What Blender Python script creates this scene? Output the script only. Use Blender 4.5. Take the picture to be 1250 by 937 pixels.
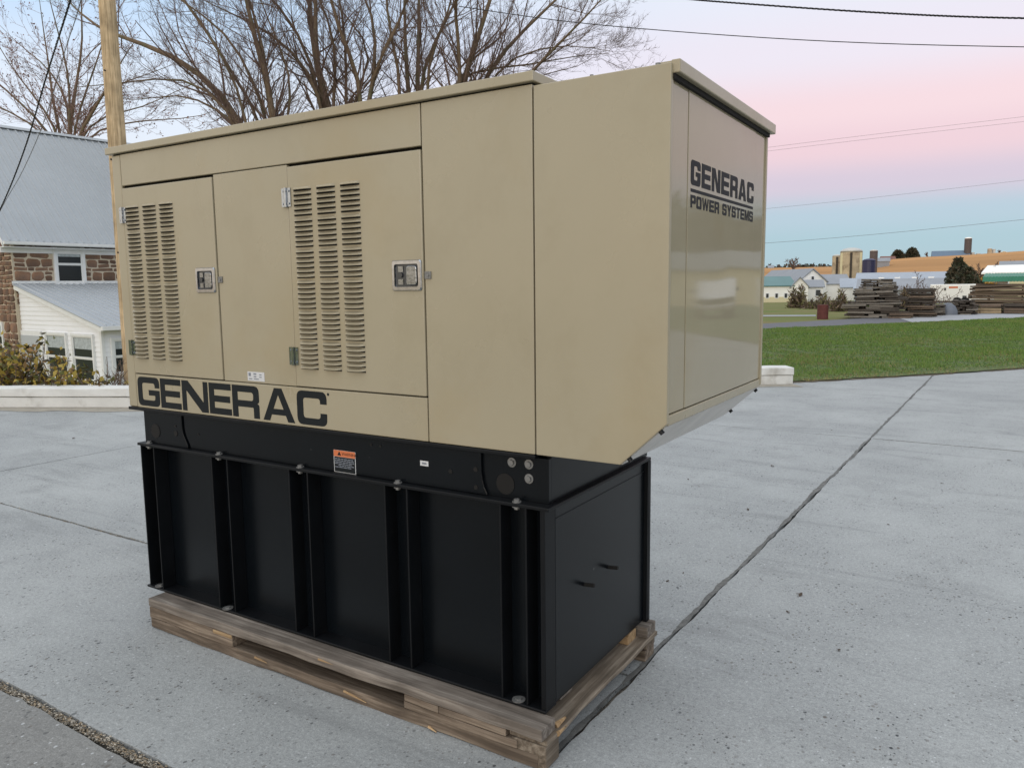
import bpy, bmesh, math, random
import numpy as np
from mathutils import Vector, Matrix
from mathutils.geometry import tessellate_polygon

for o in list(bpy.data.objects): bpy.data.objects.remove(o)
S = bpy.context.scene
COL = S.collection
R = math.radians
rnd = random.Random(7)

def lin(r, g, b):
    return tuple(((c/255)/12.92 if c/255 <= .04045 else ((c/255+.055)/1.055)**2.4) for c in (r, g, b)) + (1,)

# ------------------------------------------------------------------ camera
F, YAW, PITCH, ROLL = 945.19, -.5596, .1244, -.0118
CAM = np.array([1.2782, -2.1826, 1.6])
_fw = np.array([math.sin(YAW)*math.cos(PITCH), math.cos(YAW)*math.cos(PITCH), -math.sin(PITCH)])
_r0 = np.array([math.cos(YAW), -math.sin(YAW), 0]); _u0 = np.cross(_r0, _fw)
_rt = math.cos(ROLL)*_r0 + math.sin(ROLL)*_u0; _up = -math.sin(ROLL)*_r0 + math.cos(ROLL)*_u0
cd = bpy.data.cameras.new('camera'); cam = bpy.data.objects.new('camera', cd); COL.objects.link(cam)
cd.sensor_width = 36; cd.lens = F/1250*36; cd.clip_start = .05; cd.clip_end = 6000
cam.matrix_world = Matrix([[_rt[0], _up[0], -_fw[0], CAM[0]], [_rt[1], _up[1], -_fw[1], CAM[1]], [_rt[2], _up[2], -_fw[2], CAM[2]], [0, 0, 0, 1]])
S.camera = cam

# ------------------------------------------------------------------ world, sun, exposure
ANTI = R(8)                      # azimuth (from +Y towards +X) of the point opposite the set sun
W = bpy.data.worlds.new('World'); S.world = W; W.use_nodes = True
nt = W.node_tree; nt.nodes.clear()
def wn(t, **k):
    n = nt.nodes.new(t)
    for a, b in k.items(): setattr(n, a, b)
    return n
def wl(a, b): nt.links.new(a, b)
tc = wn('ShaderNodeTexCoord'); nrm = wn('ShaderNodeVectorMath', operation='NORMALIZE'); wl(tc.outputs['Generated'], nrm.inputs[0])
sx = wn('ShaderNodeSeparateXYZ'); wl(nrm.outputs[0], sx.inputs[0])
asn = wn('ShaderNodeMath', operation='ARCSINE'); wl(sx.outputs['Z'], asn.inputs[0])
el = wn('ShaderNodeMath', operation='MULTIPLY'); wl(asn.outputs[0], el.inputs[0]); el.inputs[1].default_value = 2/math.pi
def ramp(stops):
    r = wn('ShaderNodeValToRGB'); e = r.color_ramp.elements; r.color_ramp.interpolation = 'EASE'
    while len(e) > 1: e.remove(e[-1])
    e[0].position = stops[0][0]; e[0].color = stops[0][1]
    for p, c in stops[1:]:
        k = e.new(p); k.color = c
    wl(el.outputs[0], r.inputs[0]); return r
def sc(c, s): return (c[0]*s, c[1]*s, c[2]*s, 1)
ZEN = [(.45, sc(lin(224, 229, 236), 1.15)), (1, sc(lin(234, 236, 238), 1.95))]  # unseen overhead sky, raised above the visible band to brighten upward-facing surfaces
anti = ramp([(0, lin(160, 190, 205)), (.03, lin(156, 189, 207)), (.05, lin(168, 191, 211)), (.073, lin(202, 189, 209)), (.098, lin(228, 197, 208)), (.125, lin(236, 208, 215)), (.165, lin(229, 221, 233)), (.215, lin(224, 227, 239))]+ZEN)
side = ramp([(0, lin(214, 220, 226)), (.06, lin(226, 228, 236)), (.14, lin(220, 230, 245)), (.2, lin(194, 218, 245)), (.27, lin(200, 219, 242))]+ZEN)
sola = ramp([(0, lin(250, 232, 214)), (.08, sc(lin(248, 237, 224), 1.08)), (.25, sc(lin(238, 238, 240), 1.1))]+ZEN)
hv = wn('ShaderNodeCombineXYZ'); wl(sx.outputs['X'], hv.inputs[0]); wl(sx.outputs['Y'], hv.inputs[1])
hn = wn('ShaderNodeVectorMath', operation='NORMALIZE'); wl(hv.outputs[0], hn.inputs[0])
dt = wn('ShaderNodeVectorMath', operation='DOT_PRODUCT'); wl(hn.outputs[0], dt.inputs[0]); dt.inputs[1].default_value = (math.sin(ANTI), math.cos(ANTI), 0)
def sstep(a, b):
    m = wn('ShaderNodeMapRange', interpolation_type='SMOOTHSTEP'); wl(dt.outputs['Value'], m.inputs['Value'])
    m.inputs['From Min'].default_value = a; m.inputs['From Max'].default_value = b; return m.outputs[0]
m1 = wn('ShaderNodeMix', data_type='RGBA'); wl(sstep(.5, .95), m1.inputs[0]); wl(side.outputs[0], m1.inputs[6]); wl(anti.outputs[0], m1.inputs[7])
m2 = wn('ShaderNodeMix', data_type='RGBA'); wl(sstep(.25, -.8), m2.inputs[0]); wl(m1.outputs[2], m2.inputs[6]); wl(sola.outputs[0], m2.inputs[7])
b1 = wn('ShaderNodeBackground'); wl(m2.outputs[2], b1.inputs[0]); b1.inputs[1].default_value = .97
sky = wn('ShaderNodeTexSky', sky_type='NISHITA'); sky.sun_disc = False; sky.sun_elevation = R(4); sky.sun_rotation = R(188)
sky.air_density = 1; sky.dust_density = .6
b2 = wn('ShaderNodeBackground'); wl(sky.outputs[0], b2.inputs[0]); b2.inputs[1].default_value = .02
ad = wn('ShaderNodeAddShader'); wl(b1.outputs[0], ad.inputs[0]); wl(b2.outputs[0], ad.inputs[1])
wo = wn('ShaderNodeOutputWorld'); wl(ad.outputs[0], wo.inputs[0])

sd = bpy.data.lights.new('sun', 'SUN'); sd.energy = .55; sd.angle = R(30); sd.color = (1, .94, .87)
sun = bpy.data.objects.new('sun', sd); COL.objects.link(sun)
_saz = ANTI + math.pi + R(-14); _sel = R(14)
sun.rotation_euler = Vector((-math.sin(_saz)*math.cos(_sel), -math.cos(_saz)*math.cos(_sel), -math.sin(_sel))).to_track_quat('-Z', 'Y').to_euler()
vs = S.view_settings; vs.view_transform = 'Standard'; vs.look = 'None'; vs.gamma = 1; vs.exposure = .13; vs.use_curve_mapping = False

# ------------------------------------------------------------------ geometry helpers
def ray(u, v):
    return _fw + _rt*(u-625)/F - _up*(v-468.5)/F
def at(u, v, depth):
    return CAM + ray(u, v)*depth
def on_plane(u, v, p, n):
    q = ray(u, v); n = np.array(n, float); return CAM + q*(((np.array(p)-CAM) @ n)/(q @ n))
def on_z(u, v, z=0.):
    return on_plane(u, v, (0, 0, z), (0, 0, 1))
def sm(a, b, x):
    t = np.clip((x-a)/(b-a), 0, 1); return t*t*(3-2*t)

def link(name, me, mats, parent=None, loc=None, rot=None):
    o = bpy.data.objects.new(name, me); COL.objects.link(o)
    if mats is not None:
        for m in (mats if isinstance(mats, (list, tuple)) else [mats]): me.materials.append(m)
    if parent: o.parent = parent
    if loc is not None: o.location = loc
    if rot is not None: o.rotation_euler = rot
    return o
def mesh(verts, faces, smooth=False):
    me = bpy.data.meshes.new('m'); me.from_pydata([tuple(v) for v in verts], [], faces); me.update()
    if smooth: me.polygons.foreach_set('use_smooth', [True]*len(me.polygons))
    return me
def part(name, verts, faces, mat, parent=None, **k):
    return link(name, mesh(verts, faces, k.pop('smooth', False)), mat, parent, **k)
def tag(o, label=None, cat=None, group=None, kind=None):
    if label: o['label'] = label
    if cat: o['category'] = cat
    if group: o['group'] = group
    if kind: o['kind'] = kind
    return o
def empty(name, loc=(0, 0, 0), rz=0, **k):
    o = bpy.data.objects.new(name, None); COL.objects.link(o); o.location = loc; o.rotation_euler = (0, 0, rz)
    o.empty_display_size = .2
    return tag(o, **k)
class MB:
    def __init__(s): s.v = []; s.f = []; s.m = []
    def add(s, v, f, mi=0):
        k = len(s.v); s.v += [tuple(map(float, p)) for p in v]; s.f += [tuple(i+k for i in q) for q in f]; s.m += [mi]*len(f); return s
    def box(s, a, b, mi=0):
        x0, y0, z0 = a; x1, y1, z1 = b
        return s.add([(x0, y0, z0), (x1, y0, z0), (x1, y1, z0), (x0, y1, z0), (x0, y0, z1), (x1, y0, z1), (x1, y1, z1), (x0, y1, z1)],
              [(3, 2, 1, 0), (4, 5, 6, 7), (0, 1, 5, 4), (1, 2, 6, 5), (2, 3, 7, 6), (3, 0, 4, 7)], mi)
    def cyl(s, p, q, r, n=12, mi=0, r2=None, cap=True):
        p = Vector(p); q = Vector(q); d = (q-p).normalized(); a = d.orthogonal().normalized(); b = d.cross(a)
        r2 = r if r2 is None else r2; k = len(s.v)
        for c, rr in ((p, r), (q, r2)):
            for i in range(n):
                t = 2*math.pi*i/n; s.v.append(tuple(c+a*rr*math.cos(t)+b*rr*math.sin(t)))
        fs = [(k+i, k+(i+1) % n, k+n+(i+1) % n, k+n+i) for i in range(n)]
        if cap: fs += [tuple(k+i for i in range(n))[::-1], tuple(k+n+i for i in range(n))]
        s.f += fs; s.m += [mi]*len(fs); return s
    def prism(s, poly, ax, a, b, mi=0):
        # poly: 2D loop; ax: axis extruded; a,b: range on that axis
        n = len(poly); k = len(s.v)
        def mk(p, h): return (h, p[0], p[1]) if ax == 0 else ((p[0], h, p[1]) if ax == 1 else (p[0], p[1], h))
        s.v += [mk(p, a) for p in poly] + [mk(p, b) for p in poly]
        fs = [(k+i, k+(i+1) % n, k+n+(i+1) % n, k+n+i) for i in range(n)]
        tri = tessellate_polygon([[Vector((p[0], p[1], 0)) for p in poly]])
        fs += [tuple(k+i for i in t) for t in tri] + [tuple(k+n+i for i in t[::-1]) for t in tri]
        s.f += fs; s.m += [mi]*len(fs); return s
    def me(s, smooth=False):
        m = mesh(s.v, s.f); m.polygons.foreach_set('material_index', s.m)
        bm = bmesh.new(); bm.from_mesh(m); bmesh.ops.recalc_face_normals(bm, faces=bm.faces); bm.to_mesh(m); bm.free()
        if smooth: m.polygons.foreach_set('use_smooth', [True]*len(m.polygons))
        return m
    def build(s, name, mat, parent=None, bevel=0, smooth=False, **k):
        m = s.me(smooth)
        if bevel:
            bm = bmesh.new(); bm.from_mesh(m)
            es = [e for e in bm.edges if len(e.link_faces) == 2 and e.calc_face_angle(0) > .6]
            bmesh.ops.bevel(bm, geom=es, offset=bevel, segments=2, affect='EDGES', profile=.5); bm.to_mesh(m); bm.free()
        return link(name, m, mat, parent, **k)
def rounded(pts, seg=5):
    """2D loop of (x,y[,r]) -> loop with rounded corners"""
    out = []; n = len(pts)
    for i, p in enumerate(pts):
        r = p[2] if len(p) > 2 else 0
        if r <= 0: out.append((p[0], p[1])); continue
        P = Vector(p[:2]); a = (Vector(pts[i-1][:2])-P).normalized(); b = (Vector(pts[(i+1) % n][:2])-P).normalized()
        s, e = P+a*r, P+b*r
        for k in range(seg+1):
            t = k/seg; out.append(tuple((1-t)**2*s+2*t*(1-t)*P+t*t*e))
    return out

# ------------------------------------------------------------------ materials
def material(name, color=(.5, .5, .5, 1), rough=.6, metal=0, spec=.5, noise=None, bump=None, var2=None, coat=0):
    """noise=(scale, amount, detail) brightness variation; var2=(color2, scale, lo, hi) patches; bump=(scale, strength, dist)"""
    m = bpy.data.materials.new(name); m.use_nodes = True; t = m.node_tree; b = t.nodes['Principled BSDF']
    b.inputs['Base Color'].default_value = color; b.inputs['Roughness'].default_value = rough; b.inputs['Metallic'].default_value = metal
    b.inputs['Specular IOR Level'].default_value = spec
    if coat: b.inputs['Coat Weight'].default_value = coat; b.inputs['Coat Roughness'].default_value = .06
    tcn = t.nodes.new('ShaderNodeTexCoord'); co = tcn.outputs['Object']; cur = None
    def nz(scale, detail=4, rr=.6, vec=None):
        n = t.nodes.new('ShaderNodeTexNoise'); n.inputs['Scale'].default_value = scale; n.inputs['Detail'].default_value = detail; n.inputs['Roughness'].default_value = rr
        t.links.new(vec or co, n.inputs['Vector']); return n.outputs['Fac']
    if var2:
        c2, s2, lo, hi = var2
        mr = t.nodes.new('ShaderNodeMapRange'); t.links.new(nz(s2, 5), mr.inputs[0]); mr.inputs[1].default_value = lo; mr.inputs[2].default_value = hi
        mx = t.nodes.new('ShaderNodeMix'); mx.data_type = 'RGBA'; t.links.new(mr.outputs[0], mx.inputs[0]); mx.inputs[6].default_value = color; mx.inputs[7].default_value = c2; cur = mx.outputs[2]
    if noise:
        s1, am, de = noise
        mr = t.nodes.new('ShaderNodeMapRange'); t.links.new(nz(s1, de), mr.inputs[0]); mr.inputs[1].default_value = .25; mr.inputs[2].default_value = .75; mr.inputs[3].default_value = 1-am; mr.inputs[4].default_value = 1+am
        mx = t.nodes.new('ShaderNodeVectorMath'); mx.operation = 'SCALE'
        if cur: t.links.new(cur, mx.inputs[0])
        else: mx.inputs[0].default_value = color[:3]
        t.links.new(mr.outputs[0], mx.inputs['Scale']); cur = mx.outputs[0]
    if cur: t.links.new(cur, b.inputs['Base Color'])
    if bump:
        bp = t.nodes.new('ShaderNodeBump'); bp.inputs['Strength'].default_value = bump[1]; bp.inputs['Distance'].default_value = bump[2]
        t.links.new(nz(bump[0], 5), bp.inputs['Height']); t.links.new(bp.outputs[0], b.inputs['Normal'])
    return m
def nodes(m): return m.node_tree, m.node_tree.nodes['Principled BSDF']

def obj_random(m, amount=.15):
    """per-object brightness variation multiplied onto the base colour"""
    t, b = nodes(m); oi = t.nodes.new('ShaderNodeObjectInfo')
    mr = t.nodes.new('ShaderNodeMapRange'); mr.inputs[3].default_value = 1-amount; mr.inputs[4].default_value = 1+amount; t.links.new(oi.outputs['Random'], mr.inputs[0])
    mx = t.nodes.new('ShaderNodeVectorMath'); mx.operation = 'SCALE'
    if b.inputs['Base Color'].is_linked: t.links.new(b.inputs['Base Color'].links[0].from_socket, mx.inputs[0])
    else: mx.inputs[0].default_value = b.inputs['Base Color'].default_value[:3]
    t.links.new(mr.outputs[0], mx.inputs['Scale']); t.links.new(mx.outputs[0], b.inputs['Base Color']); return m

def concrete(name, c1, c2, specks=60, dens=.42, white=.1, coarse=1.):
    m = bpy.data.materials.new(name); m.use_nodes = True; t = m.node_tree; b = t.nodes['Principled BSDF']
    b.inputs['Roughness'].default_value = .78; b.inputs['Specular IOR Level'].default_value = .4
    N = t.nodes.new; Lk = t.links.new
    co = N('ShaderNodeTexCoord').outputs['Object']
    def noise(s, d=5, r=.6):
        n = N('ShaderNodeTexNoise'); n.inputs['Scale'].default_value = s; n.inputs['Detail'].default_value = d; n.inputs['Roughness'].default_value = r; Lk(co, n.inputs['Vector']); return n.outputs['Fac']
    def mr(x, a, b_, c=0., d=1.):
        k = N('ShaderNodeMapRange'); Lk(x, k.inputs[0]); k.inputs[1].default_value = a; k.inputs[2].default_value = b_; k.inputs[3].default_value = c; k.inputs[4].default_value = d; return k.outputs[0]
    def mixc(f, a, b_):
        k = N('ShaderNodeMix'); k.data_type = 'RGBA'; Lk(f, k.inputs[0])
        for i, q in ((6, a), (7, b_)):
            if isinstance(q, tuple): k.inputs[i].default_value = q
            else: Lk(q, k.inputs[i])
        return k.outputs[2]
    def mul(a, b_):
        k = N('ShaderNodeMath'); k.operation = 'MULTIPLY'
        Lk(a, k.inputs[0])
        if isinstance(b_, float): k.inputs[1].default_value = b_
        else: Lk(b_, k.inputs[1])
        return k.outputs[0]
    col = mixc(mr(noise(.55, 4, .65), .36, .66), c1, c2)
    # darker damp-looking stains and tyre scuffs
    col = mixc(mul(mr(noise(1.3, 5, .7), .54, .72), .5), col, sc(c2, .62))
    col = mixc(mul(mr(noise(9, 4, .7), .48, .75), .35), col, sc(c1, .66))
    col = mixc(mul(mr(noise(190, 2, .8), .42, .7), .6), col, sc(c2, .5))
    col = mixc(mul(mr(noise(42, 3, .8), .45, .72), .45), col, sc(c2, .6))
    col = mixc(mul(mr(noise(75, 2, .7), .52, .72), .5), col, sc(c1, 1.3))
    # tyre scuffs: long soft smears, and hairline cracks
    mpt = N('ShaderNodeMapping'); Lk(co, mpt.inputs[0]); mpt.inputs[2].default_value = (0, 0, .5); mpt.inputs[3].default_value = (.28, 1.9, 1)
    ty = N('ShaderNodeTexNoise'); ty.inputs['Scale'].default_value = 1.6; ty.inputs['Detail'].default_value = 4; ty.inputs['Roughness'].default_value = .7; ty.inputs['Distortion'].default_value = .8; Lk(mpt.outputs[0], ty.inputs['Vector'])
    col = mixc(mul(mr(ty.outputs['Fac'], .56, .70), .38), col, sc(c2, .52))
    mask = mr(noise(2.2, 3, .6),   .35, .62)
    hs = []
    for scl, thr, de, colr in ((specks, .30, dens, None), (specks*1.9, .32, dens*.9, None), (specks*.55*coarse, .22, dens*.33, None), (specks*1.3, .26, white, lin(205, 208, 210))):
        mp = N('ShaderNodeMapping'); Lk(co, mp.inputs[0]); mp.inputs[2].default_value = (0, 0, .6+scl*.01); mp.inputs[3].default_value = (1, .8, 1)
        vo = N('ShaderNodeTexVoronoi'); vo.inputs['Scale'].default_value = scl; vo.inputs['Randomness'].default_value = 1; Lk(mp.outputs[0], vo.inputs['Vector'])
        sp = N('ShaderNodeSeparateColor'); Lk(vo.outputs['Color'], sp.inputs[0])
        size = mr(sp.outputs[1], 0, 1, thr*.35, thr)
        lt = N('ShaderNodeMath'); lt.operation = 'SUBTRACT'; Lk(size, lt.inputs[0]); Lk(vo.outputs['Distance'], lt.inputs[1])
        on = mr(lt.outputs[0], 0, .07)
        pk = N('ShaderNodeMath'); pk.operation = 'LESS_THAN'; Lk(sp.outputs[0], pk.inputs[0]); pk.inputs[1].default_value = de
        f = mul(mul(on, pk.outputs[0]), mask) if colr is None else mul(on, pk.outputs[0])
        if colr is None:
            dark = mixc(sp.outputs[2], lin(46, 50, 54), lin(108, 102, 96)); col = mixc(mul(f, .92), col, dark); hs.append(f)
        else: col = mixc(mul(f, .7), col, colr)
    Lk(col, b.inputs['Base Color'])
    ads = N('ShaderNodeMath'); ads.operation = 'ADD'; Lk(hs[0], ads.inputs[0]); Lk(hs[1], ads.inputs[1])
    h = N('ShaderNodeMath'); h.operation = 'MULTIPLY_ADD'; Lk(ads.outputs[0], h.inputs[0]); h.inputs[1].default_value = -.6; Lk(noise(70, 3, .7), h.inputs[2])
    bp = N('ShaderNodeBump'); bp.inputs['Strength'].default_value = .5; bp.inputs['Distance'].default_value = .004; Lk(h.outputs[0], bp.inputs['Height']); Lk(bp.outputs[0], b.inputs['Normal'])
    return m

def wood(name, c1, c2, axis=0, rough=.8):
    m = bpy.data.materials.new(name); m.use_nodes = True; t = m.node_tree; b = t.nodes['Principled BSDF']; b.inputs['Roughness'].default_value = rough; b.inputs['Specular IOR Level'].default_value = .25
    N = t.nodes.new; Lk = t.links.new
    co = N('ShaderNodeTexCoord').outputs['Object']; oi = N('ShaderNodeObjectInfo')
    mp = N('ShaderNodeMapping'); Lk(co, mp.inputs[0]); s = [48, 48, 48]; s[axis] = 2.2; mp.inputs[3].default_value = s
    off = N('ShaderNodeVectorMath'); off.operation = 'ADD'; Lk(mp.outputs[0], off.inputs[0])
    cs = N('ShaderNodeCombineXYZ'); ml = N('ShaderNodeMath'); ml.operation = 'MULTIPLY'; Lk(oi.outputs['Random'], ml.inputs[0]); ml.inputs[1].default_value = 90; Lk(ml.outputs[0], cs.inputs[0]); Lk(ml.outputs[0], cs.inputs[1]); Lk(cs.outputs[0], off.inputs[1])
    n1 = N('ShaderNodeTexNoise'); n1.inputs['Scale'].default_value = 1.; n1.inputs['Detail'].default_value = 7; n1.inputs['Roughness'].default_value = .65; n1.inputs['Distortion'].default_value = .6; Lk(off.outputs[0], n1.inputs['Vector'])
    n2 = N('ShaderNodeTexNoise'); n2.inputs['Scale'].default_value = 5.; n2.inputs['Detail'].default_value = 5; Lk(co, n2.inputs['Vector'])
    r = N('ShaderNodeValToRGB'); e = r.color_ramp.elements; e[0].position = .3; e[0].color = sc(c2, .55); e[1].position = .7; e[1].color = c1; k = e.new(.48); k.color = c2
    Lk(n1.outputs['Fac'], r.inputs[0])
    mr = N('ShaderNodeMapRange'); mr.inputs[1].default_value = .3; mr.inputs[2].default_value = .7; mr.inputs[3].default_value = .72; mr.inputs[4].default_value = 1.18; Lk(n2.outputs['Fac'], mr.inputs[0])
    rv = N('ShaderNodeMapRange'); rv.inputs[3].default_value = .8; rv.inputs[4].default_value = 1.2; Lk(oi.outputs['Random'], rv.inputs[0])
    mm = N('ShaderNodeMath'); mm.operation = 'MULTIPLY'; Lk(mr.outputs[0], mm.inputs[0]); Lk(rv.outputs[0], mm.inputs[1])
    mx = N('ShaderNodeVectorMath'); mx.operation = 'SCALE'; Lk(r.outputs[0], mx.inputs[0]); Lk(mm.outputs[0], mx.inputs['Scale']); Lk(mx.outputs[0], b.inputs['Base Color'])
    bp = N('ShaderNodeBump'); bp.inputs['Strength'].default_value = .6; bp.inputs['Distance'].default_value = .004; Lk(n1.outputs['Fac'], bp.inputs['Height']); Lk(bp.outputs[0], b.inputs['Normal'])
    return m

TAN = (.385, .34, .24, 1)
M = {}
def tan_paint(name, rough, stain, peel=.02):
    m = material(name, TAN, rough, noise=(1.1, .05, 5), var2=((.37, .30, .18, 1), .9, .5, .75), bump=(260, peel, .0006), coat=0)
    t, b = nodes(m); N = t.nodes.new
    # faint rain streaks and rubbed dirt: vary roughness too
    n = N('ShaderNodeTexNoise'); n.inputs['Scale'].default_value = 2.3; n.inputs['Detail'].default_value = 6
    mp = N('ShaderNodeMapping'); mp.inputs[3].default_value = (1, 1, .8); t.links.new(N('ShaderNodeTexCoord').outputs['Object'], mp.inputs[0]); t.links.new(mp.outputs[0], n.inputs['Vector'])
    mr = N('ShaderNodeMapRange'); mr.inputs[1].default_value = .3; mr.inputs[2].default_value = .7; mr.inputs[3].default_value = rough*.75; mr.inputs[4].default_value = rough*1.4; t.links.new(n.outputs['Fac'], mr.inputs[0]); t.links.new(mr.outputs[0], b.inputs['Roughness'])
    # very shallow oil-canning of the sheet metal
    src = b.inputs['Normal'].links[0].from_node
    n3 = N('ShaderNodeTexNoise'); n3.inputs['Scale'].default_value = 2.2; n3.inputs['Detail'].default_value = 1; t.links.new(N('ShaderNodeTexCoord').outputs['Object'], n3.inputs['Vector'])
    bp = N('ShaderNodeBump'); bp.inputs['Strength'].default_value = .2; bp.inputs['Distance'].default_value = .012; t.links.new(n3.outputs['Fac'], bp.inputs['Height']); t.links.new(src.outputs[0], bp.inputs['Normal']); t.links.new(bp.outputs[0], b.inputs['Normal'])
    # dirt film patches
    n4 = N('ShaderNodeTexNoise'); n4.inputs['Scale'].default_value = 3.1; n4.inputs['Detail'].default_value = 5; n4.inputs['Roughness'].default_value = .7; t.links.new(mp.outputs[0], n4.inputs['Vector'])
    m5 = N('ShaderNodeMapRange'); m5.inputs[1].default_value = .5; m5.inputs[2].default_value = .8; m5.inputs[4].default_value = stain; t.links.new(n4.outputs['Fac'], m5.inputs[0])
    mx = N('ShaderNodeMix'); mx.data_type = 'RGBA'; t.links.new(m5.outputs[0], mx.inputs[0]); t.links.new(b.inputs['Base Color'].links[0].from_socket, mx.inputs[6]); mx.inputs[7].default_value = (.28, .235, .15, 1); t.links.new(mx.outputs[2], b.inputs['Base Color'])
    return m
M['tan'] = tan_paint('tan_paint', .28, .32)
M['tan_gloss'] = tan_paint('tan_paint_glossy', .05, .12, 0.); nodes(M['tan_gloss'])[1].inputs['Specular IOR Level'].default_value = .3
M['black'] = material('black_paint', (.0035, .005, .0068, 1), .27, spec=.28, noise=(2, .3, 5), var2=((.10, .10, .10, 1), 38, .735, .77), bump=(120, .05, .001))
M['black2'] = material('black_steel_worn', (.006, .007, .0085, 1), .42, spec=.22, noise=(6, .35, 6), var2=((.03, .027, .025, 1), 7, .66, .8), bump=(60, .1, .001))
M['slot'] = material('unlit_opening_black', (.008, .007, .006, 1), .9)  # near-black colour stands in for the unlit inside of openings
M['chrome'] = material('chrome', (.40, .43, .47, 1), .12, 1, noise=(60, .18, 4))
M['chrome_dark'] = material('chrome_recess', (.10, .105, .115, 1), .3, .8)
M['chrome_mid'] = material('chrome_paddle', (.30, .32, .345, 1), .2, 1, noise=(70, .3, 4), bump=(90, .25, .002))
M['zinc'] = material('zinc_bolt', (.22, .22, .215, 1), .5, .5, noise=(80, .3, 3))
M['bare'] = material('galvanised_underside', (.68, .66, .63, 1), .45, .15, noise=(9, .1, 6), var2=((.55, .52, .48, 1), 5, .5, .75))
M['ink'] = material('dark_lettering', (.011, .014, .016, 1), .55, spec=.2)
M['orange'] = material('orange_print', (.62, .17, .06, 1), .5)
M['whiteprint'] = material('white_print', (.62, .63, .64, 1), .5)
M['greyprint'] = material('grey_print', (.20, .22, .26, 1), .5)
M['pallet_x'] = wood('pallet_wood_lengthwise', lin(152, 138, 122), lin(108, 95, 82), 0)
M['pallet_top'] = wood('pallet_wood_weathered', lin(160, 152, 142), lin(120, 111, 102), 0)
M['pallet_y'] = wood('pallet_wood_crosswise', lin(160, 148, 132), lin(118, 106, 92), 1)
M['pallet_new'] = wood('pallet_wood_fresh', lin(190, 164, 128), lin(158, 130, 96), 0)
M['conc'] = concrete('yard_concrete', lin(175, 178, 177), lin(151, 154, 154), specks=38, dens=.56)
M['conc2'] = concrete('rough_concrete', lin(152, 152, 149), lin(122, 122, 120), specks=30, dens=.6, white=.3, coarse=.8)
M['filler'] = material('joint_dirt', lin(118, 112, 102), .95, noise=(45, .5, 6), bump=(90, .8, .01))
M['tar'] = material('joint_tar', lin(100, 100, 97), .85, noise=(22, .5, 6), bump=(80, .6, .006))
M['soil'] = material('garden_soil', lin(96, 80, 62), .95, noise=(9, .4, 6), bump=(20, .8, .04))
M['wallblock'] = material('white_wall_block', lin(214, 214, 210), .8, noise=(4, .1, 6), var2=(lin(168, 164, 154), 3.2, .52, .78), bump=(40, .3, .006))
M['asphalt'] = material('asphalt', lin(98, 98, 102), .9, noise=(3, .18, 6), bump=(60, .4, .005))
M['apron'] = material('pale_concrete', lin(156, 158, 161), .85, noise=(1.2, .1, 6))

# ------------------------------------------------------------------ terrain
def terr(x, y):
    x = np.asarray(x, float); y = np.asarray(y, float)
    dx, dy = x-CAM[0], y-CAM[1]; r = np.hypot(dx, dy); az = np.degrees(np.arctan2(dx, dy))
    dd = (x+8.9)*-.65+(y-4.0)*.76
    left = sm(-24, -42, az)*sm(-150, -120, az)
    h = -2.1*sm(2.2, 9, dd)*left
    far = sm(-36, -20, az)
    h = h - 1.5*sm(48, 150, r)*far
    crest = np.interp(az, [-60, -20, -14, -8.2, -6.6, -5, -2, 1.5, 8, 20, 40, 90], [11, 12, 12.3, 12.3, 15.8, 17.0, 17.5, 19.2, 21, 24, 20, 8])
    h = h + (crest+1.5)*sm(225, 560, r)*sm(-150, -60, az)*sm(150, 60, az)
    h = h - .06
    return h
M['terrain'] = bpy.data.materials.new('terrain'); M['terrain'].use_nodes = True
def _terrain():
    t, b = nodes(M['terrain']); N = t.nodes.new; Lk = t.links.new; b.inputs['Roughness'].default_value = .95; b.inputs['Specular IOR Level'].default_value = .1
    co = N('ShaderNodeTexCoord').outputs['Object']
    def noise(s, d=5):
        n = N('ShaderNodeTexNoise'); n.inputs['Scale'].default_value = s; n.inputs['Detail'].default_value = d; Lk(co, n.inputs['Vector']); return n.outputs['Fac']
    ln = N('ShaderNodeVectorMath'); ln.operation = 'LENGTH'; Lk(co, ln.inputs[0])
    def mix(f, a, c):
        k = N('ShaderNodeMix'); k.data_type = 'RGBA'; Lk(f, k.inputs[0])
        for i, q in ((6, a), (7, c)):
            if isinstance(q, tuple): k.inputs[i].default_value = q
            else: Lk(q, k.inputs[i])
        return k.outputs[2]
    def mr(x, a, b_):
        k = N('ShaderNodeMapRange'); Lk(x, k.inputs[0]); k.inputs[1].default_value = a; k.inputs[2].default_value = b_; return k.outputs[0]
    near = mix(mr(noise(.35), .35, .65), lin(104, 114, 64), lin(122, 114, 78))
    mp = N('ShaderNodeMapping'); Lk(co, mp.inputs[0]); mp.inputs[3].default_value = (.004, .03, .02)
    ns = N('ShaderNodeTexNoise'); ns.inputs['Scale'].default_value = 1; ns.inputs['Detail'].default_value = 5; Lk(mp.outputs[0], ns.inputs['Vector'])
    straw = mix(mr(ns.outputs['Fac'], .35, .65), lin(188, 142, 94), lin(160, 122, 82))
    c = mix(mr(ln.outputs['Value'], 205, 260), near, straw)
    c = mix(mr(ln.outputs['Value'], 640, 900), c, lin(96, 104, 104))
    Lk(c, b.inputs['Base Color'])
_terrain()
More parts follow.
